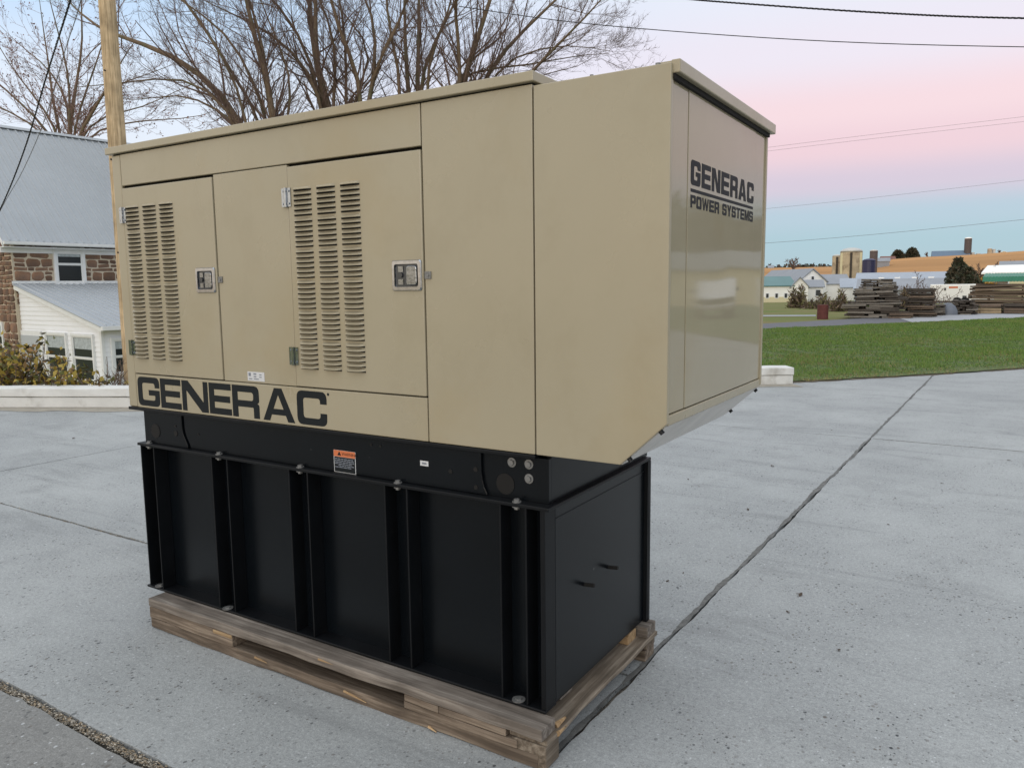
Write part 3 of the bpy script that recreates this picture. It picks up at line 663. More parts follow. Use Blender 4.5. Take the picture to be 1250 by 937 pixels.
# ------------------------------------------------------------------ planter wall along the yard edge
WP = [(-14.2, 1.25), (-10.6, 3.15), (-8.9, 4.03), (-6.9, 5.6), (-4.6, 7.9), (-2.6, 9.9), (-1.44, 10.68)]
pw = empty('planter_wall', (-8.9, 4.03, 0), label='low white stone kerb wall along the yard edge, in front of the shrubs', cat='wall')
def wall_blocks(z0, z1, wd, name, seglen):
    for i in range(len(WP)-1):
        a = Vector((*WP[i], 0)); b = Vector((*WP[i+1], 0)); L = (b-a).length; k = max(1, round(L/seglen)); d = (b-a)/L; n = Vector((-d.y, d.x, 0))
        for j in range(k):
            p = a+d*(L*j/k+.004); q = a+d*(L*(j+1)/k-.004)
            if j == 0 and i: p -= d*.03
            mb = MB(); m = 5
            V = []; 
            for t in range(m+1):
                c = p+(q-p)*(t/m)
                for (o, z) in ((0, z0), (wd, z0), (wd, z1), (0, z1)):
                    w = .006
                    V.append((c.x+n.x*(o-(wd-.3)/2)+rnd.uniform(-w, w)-pw.location.x, c.y+n.y*(o-(wd-.3)/2)+rnd.uniform(-w, w)-pw.location.y, z+rnd.uniform(-.004, .004)*(z > .01)))
            fs = [(0, 1, 2, 3), (4*m+3, 4*m+2, 4*m+1, 4*m)]+[(4*t+e, 4*t+(e+1) % 4, 4*t+4+(e+1) % 4, 4*t+4+e) for t in range(m) for e in range(4)]
            mb.add(V, fs).build(name, M['wallblock'], pw, bevel=.012)
wall_blocks(-.05, .142, .30, 'base_block', 1.9); wall_blocks(.150, .272, .34, 'cap_block', 1.55)
# brown dirt washed up along its foot
def strip(name, pts, w, mat, z, kind='structure', off=0.):
    V = []; fs = []
    for i, p in enumerate(pts):
        a = Vector(pts[max(0, i-1)]); b = Vector(pts[min(len(pts)-1, i+1)]); d = (b-a).normalized(); n = Vector((d.y, -d.x))
        V += [(*(Vector(p)+n*off), z), (*(Vector(p)+n*(off+w*(1+rnd.uniform(-.25, .25)))), z)]
    fs = [(2*i, 2*i+1, 2*i+3, 2*i+2) for i in range(len(pts)-1)]
    return tag(MB().add(V, fs).build(name, mat, None), kind=kind)
def sealant():
    V = []; ys = np.arange(-.7, 13.1, .035); a = b = 0
    for y in ys:
        a = a*.8+rnd.uniform(-.006, .006); b = b*.8+rnd.uniform(-.006, .006)
        V += [(jline(y)-.011+a, y, .003), (jline(y)+.011+b, y, .003)]
    tag(MB().add(V, [(2*i, 2*i+1, 2*i+3, 2*i+2) for i in range(len(ys)-1)]).build('joint_sealant', M['tar'], yard), kind='stuff')
def dense(pts, step=.25):
    out = []
    for a, b in zip(pts[:-1], pts[1:]):
        a = Vector(a); b = Vector(b); k = max(1, int((b-a).length/step)); out += [tuple(a+(b-a)*j/k) for j in range(k)]
    return out+[tuple(pts[-1])]
M['dirtedge'] = material('lawn_edge_soil', lin(112, 100, 82), .95, noise=(14, .35, 5))
M['dirtstrip'] = material('washed_dirt', lin(150, 144, 132), .9, noise=(8, .25, 6))
strip('dirt_strip', dense(WP), .38, M['dirtstrip'], .004)
sealant()
strip('garden_bed', [(x-.2, y+.25) for x, y in dense(WP, 1.)], -1.5, M['soil'], .03)
# coarse grit lying in the front joint
def grit(name, x0, x1, y, w, n, seed, size=(.004, .011)):
    r = np.random.default_rng(seed); V = []; fs = []
    for i in range(n):
        p = np.array([r.uniform(x0, x1), y+r.normal(0, w), -.012+abs(r.normal(0, .006))]); s = r.uniform(*size); k = len(V)
        q = r.normal(size=(6, 3))*.25+np.array([[1, 0, 0], [-1, 0, 0], [0, 1, 0], [0, -1, 0], [0, 0, 1], [0, 0, -1]]); V += [tuple(p+s*a*np.array([1.4, 1, .7])) for a in q]
        fs += [tuple(k+i for i in f) for f in ((0, 2, 4), (2, 1, 4), (1, 3, 4), (3, 0, 4), (2, 0, 5), (1, 2, 5), (3, 1, 5), (0, 3, 5))]
    o = MB(); o.v = V; o.f = fs; o.m = [int(x) for x in r.integers(0, 3, len(fs)//8).repeat(8)]
    return tag(o.build(name, [M['filler'], M['grit1'], M['grit2']], yard), kind='stuff')
M['grit1'] = material('grit_brown', lin(138, 124, 104), .9); M['grit2'] = material('grit_pale', lin(172, 165, 152), .9)
grit('joint_grit', -3.4, 1.2, -.752, .0085, 7000, 11, (.002, .0055))
grit('joint_grit', -6, .0, .64, .006, 900, 12, (.003, .006))

# ------------------------------------------------------------------ lawn, road
LE = [(-1.6, 10.72), (-1.46, 10.87), (-.4, 12.1), (.4, 13.05), (1.75, 14.8), (5, 18.9), (10, 25)]
def road_n(t): return Vector((-5.75+8.02*t, 25.9+12.5*t))
def road_f(t): return Vector((-6.78+9.3*t, 30.0+20*t))
M['lawn'] = material('lawn_soil', lin(82, 98, 52), .95, noise=(3, .3, 6), var2=(lin(112, 98, 66), 1.1, .55, .75))
le = [(x+rnd.uniform(-.05, .05), y+rnd.uniform(-.05, .05)) for x, y in dense(LE, .2)]
lawn_poly = le+[(22, 44), (10, 60)]+[tuple(road_n(t)) for t in (1.6, 1., .5, 0, -.3)]+[(-6.4, 14.5), (-4.0, 10.5)]
tri = tessellate_polygon([[Vector((*p, 0)) for p in lawn_poly]])
tag(part('lawn', [(x, y, .022) for x, y in lawn_poly], [tuple(t) for t in tri], M['lawn']), kind='structure')
def quadsheet(name, pts, mat, z):
    tri = tessellate_polygon([[Vector((*p, 0)) for p in pts]]); mb = MB().add([(x, y, z) for x, y in pts], [tuple(t) for t in tri])
    return tag(mb.build(name, mat), kind='structure')
quadsheet('road', [road_n(-.3), road_n(.52), road_f(.42), road_f(-.25)], M['asphalt'], .006)
quadsheet('pavement', [road_n(.522), road_n(1.7), (16, 70), road_f(.422)], M['apron'], .01)
quadsheet('path', [at(925, 385.5, 1)[:2]*0+on_z(900, 385.2)[:2], on_z(996, 384.6)[:2], on_z(996, 383.2)[:2], on_z(900, 383.6)[:2]], M['apron'], -.045)
strip('lawn_edge_dirt', dense([(x-.02, y-.03) for x, y in LE], .12), .14, M['dirtedge'], .008, off=-.1)
# grass blades
def grass():
    r = np.random.default_rng(2); n = 620000
    x = r.uniform(-7, 12, n); y = 10.5+(r.random(n)**1.25)*34
    # inside: beyond lawn edge, before road
    ex = np.interp(x, [p[0] for p in LE], [p[1] for p in LE]); rn = 25.9+(x+5.75)*12.5/8.02
    az = np.degrees(np.arctan2(x-CAM[0], y-CAM[1]))
    jag = .10*np.sin(x*7.1)+.06*np.sin(x*17+1)
    ok = (y > ex+jag-.02+r.exponential(.04, n)) & (y < rn-.1) & (az > -17) & (az < 6) & (x > -1.55-.6*(y-10.7))
    x, y = x[ok], y[ok]; m = len(x)
    edge = np.clip((y-np.interp(x, [p[0] for p in LE], [p[1] for p in LE]))/1.2, 0, 1)
    cl = .5+.5*np.sin(x*3.1+1.7*np.sin(y*1.9))*np.sin(y*2.7+1.3*np.sin(x*2.3)); h = r.uniform(.025, .065, m)*(.5+.5*edge)*(.35+1.1*cl); w = r.uniform(.003, .006, m)*(1+.035*(y-10)); a = r.uniform(0, 2*math.pi, m); ln_ = r.normal(0, .022, (m, 2))
    z0 = .02
    V = np.empty((m, 3, 3)); V[:, 0] = np.c_[x-w*np.cos(a), y-w*np.sin(a), np.full(m, z0)]; V[:, 1] = np.c_[x+w*np.cos(a), y+w*np.sin(a), np.full(m, z0)]; V[:, 2] = np.c_[x+ln_[:, 0], y+ln_[:, 1], z0+h]
    me = bpy.data.meshes.new('m'); me.vertices.add(3*m); me.vertices.foreach_set('co', V.ravel()); me.loops.add(3*m); me.loops.foreach_set('vertex_index', np.arange(3*m, dtype=np.int32))
    me.polygons.add(m); me.polygons.foreach_set('loop_start', np.arange(0, 3*m, 3, dtype=np.int32))
    pat = .5+.25*np.sin(x*1.3+y*.7)+.25*np.sin(x*.5-y*1.1)
    dry = r.random(m) < (.05+.65*(1-edge)**2+.30*np.clip(pat-.45, 0, 1))
    mi = np.where(dry, 2, np.where(r.random(m) < .75-.6*cl, 1, 0)).astype(np.int32)
    me.polygons.foreach_set('material_index', mi); me.update(calc_edges=True)
    for nme, c in (('grass_green', lin(114, 140, 68)), ('grass_dark', lin(82, 108, 52)), ('grass_dry', lin(148, 130, 90))): me.materials.append(material(nme, c, .7, spec=.2))
    tag(link('grass', me, None), 'short green lawn grass between the yard and the road', 'grass', kind='stuff')
grass()

# ------------------------------------------------------------------ dead leaves and crumbs on the slabs
M['leaf_dead'] = material('dead_leaf', lin(70, 58, 46), .8)
lf = MB().add([(-.022, 0, 0), (-.004, -.011, .005), (.02, -.004, .010), (.024, .003, .006), (.002, .012, .004), (-.012, .006, .008)], [(0, 1, 5), (1, 2, 5), (2, 3, 4), (2, 4, 5)]).me(); lf.materials.append(M['leaf_dead'])
for i, (u, v, s) in enumerate([(977, 726, 1), (1024, 793, .6), (962, 747, .55), (815, 709, .6), (913, 622, .8), (943, 569, 1.), (1015, 525, .8), (1093, 608, .6), (1085, 640, .5), (834, 699, .4), (90, 535, 1.2), (1232, 562, .8), (840, 585, .6), (1150, 590, .6)]):
    p = on_z(u, v, .002); o = link('dead_leaf', lf, None, None, loc=(p[0], p[1], .002), rot=(rnd.uniform(-.1, .1), rnd.uniform(-.1, .1), rnd.uniform(0, 6))); o.scale = (s, s, s)
    tag(o, 'small curled dead leaf lying on the pale concrete', 'leaf', 'dead leaves scattered on the concrete')

# ------------------------------------------------------------------ stone house
hA = R(85); hT = np.array([math.cos(hA), math.sin(hA), 0]); hYv = np.array([-math.sin(hA), math.cos(hA), 0])
C0 = at(17, 357, 24.); HZ = -2.16
def HL(p): q = np.array(p)-np.array([C0[0], C0[1], HZ]); return np.array([q @ hT, q @ hYv, q[2]])
def hy(u, v, y=0.): return HL(on_plane(u, v, C0+hYv*y, hYv))     # pixel on a plane parallel to the long wall
def hx(u, v, x=0.): return HL(on_plane(u, v, C0+hT*x, hT))       # pixel on a plane parallel to the gable wall
house = empty('stone_house', (C0[0], C0[1], HZ), hA, label='brown fieldstone house with grey ribbed metal roof behind the kerb wall', cat='house')
M['mortar'] = material('mortar', lin(196, 184, 164), .9, noise=(20, .15, 4))
M['stone'] = obj_random(material('brown_stone', lin(138, 106, 84), .85, noise=(9, .3, 6), bump=(18, .9, .03), var2=(lin(110, 88, 74), 2.5, .42, .58)), .35)
M['roofmetal'] = material('grey_roof_metal', lin(166, 172, 177), .5, .0, noise=(.8, .06, 5))
M['trim'] = material('white_trim', lin(226, 228, 228), .55, noise=(5, .05, 4))
M['siding'] = material('white_siding', lin(236, 238, 241), .55, noise=(2, .03, 4))
M['glass'] = material('window_glass', (.02, .026, .03, 1), .12, spec=.3)
M['curtain'] = material('curtain', lin(170, 178, 180), .9, noise=(14, .25, 3))
M['door'] = material('grey_door', lin(176, 182, 186), .5)
ZE = hy(75, 288)[2]; RA = 4.3; ZR = hy(69, 164.5, RA)[2]; HLN = 11.
wallm = MB(); wallm.prism([(0, 0), (2*RA, 0), (2*RA, ZE), (RA, ZR-.12), (0, ZE)], 0, 0.02, HLN)
hw = wallm.build('wall', M['mortar'], house)
def stones(z0, z1, a0, a1, plane, skip, seed, off):
    r = random.Random(seed); z = z0
    while z < z1-.08:
        h = min(r.uniform(.12, .34), z1-z); 
        if z1-z-h < .1: h = z1-z
        a = a0+(r.uniform(-.2, 0) if False else 0)
        while a < a1-.05:
            w = min(r.uniform(.17, .55) if r.random() < .8 else r.uniform(.5, .8), a1-a)
            if a1-a-w < .12: w = a1-a
            subs = [(a, w, z, h)]
            if h > .26 and r.random() < .6:
                k_ = r.uniform(.35, .65); subs = [(a, w, z, h*k_)]; k2 = r.uniform(.35, .65)
                subs += [(a, w*k2, z+h*k_, h*(1-k_)), (a+w*k2, w*(1-k2), z+h*k_, h*(1-k_))] if w > .45 else [(a, w, z+h*k_, h*(1-k_))]
            for (sa, sw, sz, sh) in subs:
                ca, cz = sa+sw/2, sz+sh/2
                if any(k0-.02 < sa+sw and sa < k1+.02 and q0 < sz+sh and sz < q1 for k0, k1, q0, q1 in skip):
                    # trim at opening
                    ok = False
                    for k0, k1, q0, q1 in skip:
                        if sz+sh > q0 and sz < q1:
                            if sa < k0-.06 and sa+sw > k0: sw = k0-.012-sa; ok = True
                            elif sa+sw > k1+.06 and sa < k1: e = sa+sw; sa = k1+.012; sw = e-sa; ok = True
                    if not ok or sw < .08: continue
                    ca = sa+sw/2
                g = .014; j = lambda: r.uniform(-.032, .032)
                hw_, hh_ = sw/2-g, sh/2-g
                if hw_ < .03 or hh_ < .03: continue
                c = min(hw_, hh_)*r.uniform(.25, .6)
                loop = [(-hw_+j()+c, -hh_+j()*.5), (hw_+j()-c, -hh_+j()*.5), (hw_+j()*.4, -hh_+c+j()), (hw_+j()*.4, hh_-c+j()), (hw_-c+j(), hh_+j()*.5), (-hw_+c+j(), hh_+j()*.5), (-hw_+j()*.4, hh_-c), (-hw_+j()*.4, -hh_+c)]
                d = r.uniform(.022, .045); V = []
                for k, dd in ((1., 0), (.97, -d*.7), (.82, -d)):
                    for p in loop: V.append((p[0]*k, dd, p[1]*k))
                n = 8; fs = [(i, (i+1) % n, n+(i+1) % n, n+i) for i in range(n)]+[(n+i, n+(i+1) % n, 2*n+(i+1) % n, 2*n+i) for i in range(n)]+[tuple(2*n+i for i in range(n))]
                if plane == 'x': V = [(p[1], p[0], p[2]) for p in V]
                o = MB().add(V, fs).build('stone', M['stone'], hw, loc=((ca, off, cz) if plane == 'y' else (off, ca, cz)), rot=((0, r.uniform(-.07, .07), 0) if plane == 'y' else (r.uniform(-.07, .07), 0, 0)))
            a += w
        z += h
def bar(pl, a0, a1, d0, d1, z0, z1, off, mb):
    # d: distance outwards from the wall plane
    if pl == 'y': mb.box((a0, off-d1, z0), (a1, off-d0, z1))
    else: mb.box((off-d1, a0, z0), (off-d0, a1, z1))
    return mb
def window(parent, pl, a0, a1, z0, z1, off, fr=.09, curtain=True):
    a0, a1 = min(a0, a1), max(a0, a1); z0, z1 = min(z0, z1), max(z0, z1)
    w = MB(); bar(pl, a0, a0+fr, -.04, .06, z0, z1, off, w); bar(pl, a1-fr, a1, -.04, .06, z0, z1, off, w); bar(pl, a0+fr, a1-fr, -.04, .06, z1-fr, z1, off, w); bar(pl, a0+fr, a1-fr, -.04, .08, z0, z0+fr*.7, off, w)
    o = w.build('window', M['trim'], parent)
    b0, b1, y0, y1 = a0+fr, a1-fr, z0+fr*.7, z1-fr; mz = (y0+y1)/2; s = MB()
    for (q0, q1, dd) in ((y0, mz, .005), (mz, y1, .02)):
        bar(pl, b0, b0+.04, dd, dd+.02, q0, q1, off, s); bar(pl, b1-.04, b1, dd, dd+.02, q0, q1, off, s); bar(pl, b0+.04, b1-.04, dd, dd+.02, q0, q0+.04, off, s); bar(pl, b0+.04, b1-.04, dd, dd+.02, q1-.035, q1-.001, off, s)
    s.build('sash', M['trim'], o)
    bar(pl, b0+.02, b1-.02, .0, .004, y0+.01, mz, off, MB()).build('pane', M['glass'], o); bar(pl, b0+.02, b1-.02, .012, .016, mz, y1-.01, off, MB()).build('pane', M['glass'], o)
    if curtain:
        bar(pl, b0+.05, b1-.05, .0162, .0168, mz+.1+(y1-mz)*.25, y1-.04, off, MB()).build('curtain', M['curtain'], o)
    return o
w0 = hy(67, 347); w1 = hy(101, 298)
window(house, 'y', w0[0], w1[0], w0[2], w1[2], -.03)
lz = hy(60, 347.5)[2]      # where the lean-to roof meets the wall
stones(lz-.6, ZE-.02, .05, 8.2, 'y', [(w0[0], w1[0], w0[2], w1[2])], 4, .02)
gz = [hx(3, 447), hx(3, 393)]
stones(HZ*0+.3, ZE, .02, 2.2, 'x', [(hx(4, 400)[1]-.0, 9, gz[0][2], gz[1][2])], 9, .02)
window(house, 'x', hx(4, 400)[1], hx(4, 400)[1]+.95, gz[0][2], gz[1][2], .02)
# ribbed roof
sl = (ZR-ZE)/RA; OV = .32
def ribbed(y0, z0, y1, z1, x0, x1, pitch, th=.03, rib=.045):
    V = []; fs = []; xs = []
    x = x0
    while x < x1: xs += [(x, 0), (x+pitch*.72, 0), (x+pitch*.78, rib), (x+pitch*.94, rib)]; x += pitch
    xs.append((x1, 0))
    for (xx, dz) in xs: V += [(xx, y0, z0+dz), (xx, y1, z1+dz), (xx, y0, z0-th), (xx, y1, z1-th)]
    for i in range(len(xs)-1):
        k = 4*i; fs += [(k, k+4, k+5, k+1), (k+2, k+3, k+7, k+6), (k, k+2, k+6, k+4), (k+1, k+5, k+7, k+3)]
    return MB().add(V, fs+[(0, 1, 3, 2), (4*len(xs)-4, 4*len(xs)-2, 4*len(xs)-1, 4*len(xs)-3)])
rf = ribbed(-OV, ZE-OV*sl+.06, RA, ZR+.02, -.3, HLN+.2, .24).build('roof', M['roofmetal'], house)
ribbed(RA, ZR+.02, 2*RA+OV, ZE-OV*sl+.06, -.3, HLN+.2, .24).build('roof', M['roofmetal'], house)
MB().prism([(RA-.16, ZR-.04), (RA, ZR+.075), (RA+.16, ZR-.04), (RA, ZR+.05)], 0, -.3, HLN+.2).build('ridge_cap', M['roofmetal'], house)
ez = ZE-OV*sl
gut = MB().prism(rounded([(-OV-.12, ez+.05), (-OV-.12, ez-.05, .03), (-OV-.01, ez-.06, .03), (-OV-.01, ez+.05)], 3), 0, -.3, HLN).build('gutter', M['trim'], house)
MB().box((-.28, -OV, ez-.13), (HLN, -.02, ez-.10)).box((-.28, -.06, ez-.28), (HLN, -.001, ez-.131)).build('soffit', M['trim'], house)
MB().prism([(-OV, ez-.10), (-OV, ez+.03), (RA, ZR-.02), (RA, ZR-.2)], 0, -.32, -.28).build('bargeboard', M['trim'], house)
# white lean-to
lx = .12
lc = hx(123, 396.5, lx); LD = lc[1]; LZF = lc[2]
lean = house
LX1 = 7.5
slp = (lz-LZF)/(-LD)
ltw = MB(); ltw.prism([(0, 0), (LD, 0), (LD, LZF-.05), (0, lz-.05)], 0, lx+.03, LX1)
lw_ = ltw.build('extension_wall', M['siding'], house)
bh = .135; z = .1
while z < lz-.06:
    zt2 = min(z+bh, lz-.06); y_in = -.005; 
    # highest board point limited by roof slope: y where roof height = zt2
    yo = LD if zt2 <= LZF-.05 else -(lz-.05-zt2)/slp
    yo0 = LD if z <= LZF-.05 else -(lz-.05-z)/slp
    if yo0 > -.06: break
    V = [(lx+.028, yo0, z), (lx+.028, -.005, z), (lx+.028, -.005, zt2), (lx+.028, min(yo, -.01), zt2), (lx-.004, yo0, z), (lx-.004, -.005, z), (lx+.014, -.005, zt2), (lx+.014, min(yo, -.01), zt2)]
    MB().add(V, [(0, 1, 2, 3), (4, 7, 6, 5), (0, 4, 5, 1), (3, 2, 6, 7), (0, 3, 7, 4), (1, 5, 6, 2)]).build('board', M['siding'], lw_)
    z += bh
z = .1
while z < LZF-.1:
    zt2 = min(z+bh, LZF-.06)
    V = [(lx+.03, LD-.001, z), (LX1, LD-.001, z), (LX1, LD-.001, zt2), (lx+.03, LD-.001, zt2), (lx+.03, LD-.03, z), (LX1, LD-.03, z), (LX1, LD-.012, zt2), (lx+.03, LD-.012, zt2)]
    MB().add(V, [(0, 1, 2, 3), (4, 7, 6, 5), (0, 4, 5, 1), (3, 2, 6, 7), (0, 3, 7, 4), (1, 5, 6, 2)]).build('board', M['siding'], lw_); z += bh
MB().box((lx-.03, LD-.04, .05), (lx+.06, LD+.07, LZF-.06)).build('corner_board', M['trim'], house)
LO = .28
ribbed(LD-LO, LZF-LO*slp+.04, -.025, lz+.03, lx-.16, LX1+.1, .2, rib=.035).build('extension_roof', M['roofmetal'], house)
MB().prism([(LD-LO, LZF-LO*slp-.12), (LD-LO, LZF-LO*slp), (-.05, lz-.01), (-.05, lz-.14)], 0, lx-.14, lx-.07).build('bargeboard', M['trim'], house)
MB().box((lx-.14, LD-LO-.1, LZF-LO*slp-.08), (LX1, LD-LO-.002, LZF-LO*slp+.03)).build('gutter', M['trim'], house)
MB().box((lx-.16, -.05, lz+.035), (LX1, -.022, lz+.12)).build('flashing', M['trim'], house)
for (u0, u1, v0, v1, cur) in ((61, 82, 406, 462, True), (93, 115, 408, 464, True)):
    a = hx(u0, v1, lx); b = hx(u1, v0, lx); window(house, 'x', a[1], b[1], a[2], b[2], lx-.006, fr=.07)
a = hx(31, 475, lx); b = hx(51, 404, lx)
dd_ = bar('x', min(a[1], b[1]), max(a[1], b[1]), 0, .03, .1, b[2], lx-.006, MB()).build('door', M['trim'], house)
bar('x', min(a[1], b[1])+.12, max(a[1], b[1])-.12, .03, .04, 1.0, b[2]-.15, lx-.006, MB()).build('door_panel', M['door'], dd_)
a = hy(137, 458, LD); b = hy(158, 411, LD); window(house, 'y', a[0], b[0], a[2], b[2], LD-.03, fr=.07)

# ------------------------------------------------------------------ utility poles and wires
M['polewood'] = wood('pole_wood', lin(206, 184, 150), lin(172, 150, 118), 2)
def upole(u, depth, v_ref, hgt, label, cross=False, rad=.14, base=0.):
    p = at(u, v_ref, depth); t = empty('utility_pole', (p[0], p[1], base), label=label, cat='pole')
    mb = MB(); n = 16; V = []; fs = []; k = 14
    for i in range(k+1):
        f = i/k; r_ = rad*(1.08-.3*f)
        for j in range(n):
            a = 2*math.pi*j/n; V.append((r_*math.cos(a)*(1+.02*math.sin(j*3+i)), r_*math.sin(a), hgt*f-.3))
    fs = [(i*n+j, i*n+(j+1) % n, (i+1)*n+(j+1) % n, (i+1)*n+j) for i in range(k) for j in range(n)]+[tuple(k*n+j for j in range(n))]
    mb.add(V, fs).build('shaft', M['polewood'], t, smooth=True)
    if cross: MB().box((-1.1, -.2, hgt-.9), (1.1, -.1, hgt-.75)).build('crossarm', M['polewood'], t, bevel=.01)
    for z in (2.2, 3.6, 4.9): MB().cyl((.03, -rad*.9, z), (.03, -rad*1.05, z), .012, 8).build('bolt', M['black2'], t)
    return t
pole = upole(143.5, 11.9, 180, 9.2, 'bare wooden utility pole between the house and the generator', rad=.138)
poleR = upole(1500, 38, 200, 9.5, 'wooden utility pole with crossarm beside the road', cross=True)
poleL = upole(480, 46, 300, 8.5, 'wooden utility pole standing behind the generator', base=-2.)
M['wire'] = material('black_cable', (.012, .012, .013, 1), .6)
M['wire2'] = material('grey_cable', (.16, .16, .165, 1), .6)
def wire(pts, r, mat, label, twist=0, group='overhead cables'):
    # pts: pixel+depth control points, joined by a smooth curve
    P = [Vector(at(u, v, d)) for u, v, d in pts]; out = []
    n = 26
    for i in range(n+1):
        t = i/n*(len(P)-1); k = min(int(t), len(P)-2); f = t-k
        p0 = P[max(k-1, 0)]; p1 = P[k]; p2 = P[k+1]; p3 = P[min(k+2, len(P)-1)]
        out.append(.5*((2*p1)+(-p0+p2)*f+(2*p0-5*p1+4*p2-p3)*f*f+(-p0+3*p1-3*p2+p3)*f**3))
    mb = MB(); V = []; fs = []; m = 6
    def tube(path, rr):
        k0 = len(V)
        for i, p in enumerate(path):
            d = (path[min(i+1, len(path)-1)]-path[max(i-1, 0)]).normalized(); a = d.cross(Vector((.1, .2, 1))).normalized(); b = d.cross(a)
            for j in range(m): V.append(p+a*rr*math.cos(2*math.pi*j/m)+b*rr*math.sin(2*math.pi*j/m))
        for i in range(len(path)-1):
            for j in range(m): fs.append((k0+i*m+j, k0+i*m+(j+1) % m, k0+(i+1)*m+(j+1) % m, k0+(i+1)*m+j))
    if twist:
        fine = []
        for i in range(len(out)-1):
            for k in range(10): fine.append(out[i].lerp(out[i+1], k/10))
        L = 0
        for s in (0, 2.1, 4.2):
            path = []
            for i, p in enumerate(fine):
                d = (fine[min(i+1, len(fine)-1)]-fine[max(i-1, 0)]).normalized(); a = d.cross(Vector((.1, .2, 1))).normalized(); b = d.cross(a); an = i*twist+s
                path.append(p+a*r*math.cos(an)+b*r*math.sin(an))
            tube(path, r*.75)
    else: tube(out, r)
    o = MB().add(V, fs).build('cable', mat, smooth=True)
    return tag(o, label, 'cable', group)
wire([(820, -4, 13), (860, 1, 13), (1060, 15, 12), (1250, 22.5, 11.3), (1600, 24, 10)], .009, M['wire'], 'thick black twisted cable high in the sky above the generator', 1.1)
wire([(560, 8, 26), (720, 29.5, 25), (980, 49, 23), (1250, 57.5, 22), (1620, 60, 20)], .013, M['wire'], 'thin dark cable just below the thick twisted cable')
wire([(600, 225, 46), (938, 180, 42), (1250, 142.5, 39), (1500, 113, 38)], .006, M['wire2'], 'upper of two close parallel cables in the pink sky')
wire([(600, 228, 46), (938, 184.5, 42), (1250, 148.5, 39), (1500, 121, 38)], .006, M['wire2'], 'lower of two close parallel cables in the pink sky')
wire([(600, 283, 46), (938, 254.5, 42), (1250, 220, 39), (1500, 190, 38)], .006, M['wire2'], 'single cable between the pair of cables and the lowest cable')
wire([(600, 313, 46), (938, 296.5, 42), (1250, 268, 39), (1500, 240, 38)], .009, M['wire2'], 'lowest cable crossing the blue sky just over the farm')
wire([(132, -150, 12), (86, 0, 14), (57, 92, 18), (30, 182, 21), (0, 256, 23.2), (-40, 330, 24.)], .012, M['wire'], 'black twisted service cable running from the pole down to the house', .9)
wire([(134, -150, 12), (99, 0, 14), (80, 60, 16), (55, 145, 19), (28, 208, 21.5), (3, 252, 23.2), (-40, 335, 24.)], .008, M['wire2'], 'thin grey cable beside the black service cable to the house')

# ------------------------------------------------------------------ bare trees
class Twigs:
    def __init__(s, seed): s.g = {}; s.r = np.random.default_rng(seed); s.tips = []
    def put(s, P, R_, sides): s.g.setdefault((len(P), sides), []).append((P, R_))
    def grow(s, p, d, L, r, lvl, maxl, kids, up=.16, wob=.16):
        n = 5 if lvl <= 2 else 4
        P = [p]; st = L/(n-1); d = d/np.linalg.norm(d)
        for i in range(n-1):
            d = d+s.r.normal(0, wob, 3)+np.array([0, 0, up*(.6 if lvl < 3 else 1)]); d /= np.linalg.norm(d); P.append(P[-1]+d*st)
        P = np.array(P); R_ = r*(1-np.linspace(0, 1, n)*.72); s.put(P, R_, 5 if lvl <= 2 else 3)
        if lvl >= maxl: s.tips.append(P[-1]); return
        s.kids(P, R_, L, lvl, maxl, kids, up, wob)
    def kids(s, P, R_, L, lvl, maxl, kids, up, wob, t0=.12):
        k = kids[min(lvl, len(kids)-1)]; n = len(P)
        for t in np.sort(s.r.uniform(t0, 1, k)):
            x = t*(n-1); i = min(int(x), n-2); f = x-i; q = P[i]*(1-f)+P[i+1]*f; d = P[i+1]-P[i]; d /= np.linalg.norm(d)
            a = s.r.normal(size=3); a -= d*(a @ d); a /= np.linalg.norm(a); an = math.radians(s.r.uniform(22, 52))
            rr = (R_[i]*(1-f)+R_[i+1]*f)*s.r.uniform(.24, .48)
            LL = L*s.r.uniform(.26, .5)*(1.15-.55*t)
            s.grow(q, d*math.cos(an)+a*math.sin(an), LL, max(rr, s.rmin), lvl+1, maxl, kids, up, wob)
    rmin = .0045
    def build(s, name, mat, parent, origin):
        Vs = []; Fs = []; k = 0
        for (n, m), lst in s.g.items():
            P = np.array([a for a, b in lst]); R_ = np.array([b for a, b in lst]); B = len(lst)
            T = np.gradient(P, axis=1); T /= np.linalg.norm(T, axis=2, keepdims=True)+1e-9
            ref = np.array([.31, .2, .93]); A = np.cross(T, ref); A /= np.linalg.norm(A, axis=2, keepdims=True)+1e-9; Bn = np.cross(T, A)
            an = np.arange(m)*2*math.pi/m
            V = P[:, :, None, :]+R_[:, :, None, None]*(A[:, :, None, :]*np.cos(an)[None, None, :, None]+Bn[:, :, None, :]*np.sin(an)[None, None, :, None])
            idx = np.arange(B*n*m).reshape(B, n, m)+k; nx_ = np.roll(idx, -1, axis=2)
            Fs.append(np.stack([idx[:, :-1], nx_[:, :-1], nx_[:, 1:], idx[:, 1:]], -1).reshape(-1, 4)); Vs.append(V.reshape(-1, 3)); k += B*n*m
        V = np.concatenate(Vs)-np.array(origin); Fq = np.concatenate(Fs).astype(np.int32)
        me = bpy.data.meshes.new('m'); me.vertices.add(len(V)); me.vertices.foreach_set('co', V.ravel()); me.loops.add(Fq.size); me.loops.foreach_set('vertex_index', Fq.ravel())
        me.polygons.add(len(Fq)); me.polygons.foreach_set('loop_start', np.arange(0, Fq.size, 4, dtype=np.int32)); me.update(calc_edges=True); me.polygons.foreach_set('use_smooth', [True]*len(Fq))
        return link(name, me, mat, parent)
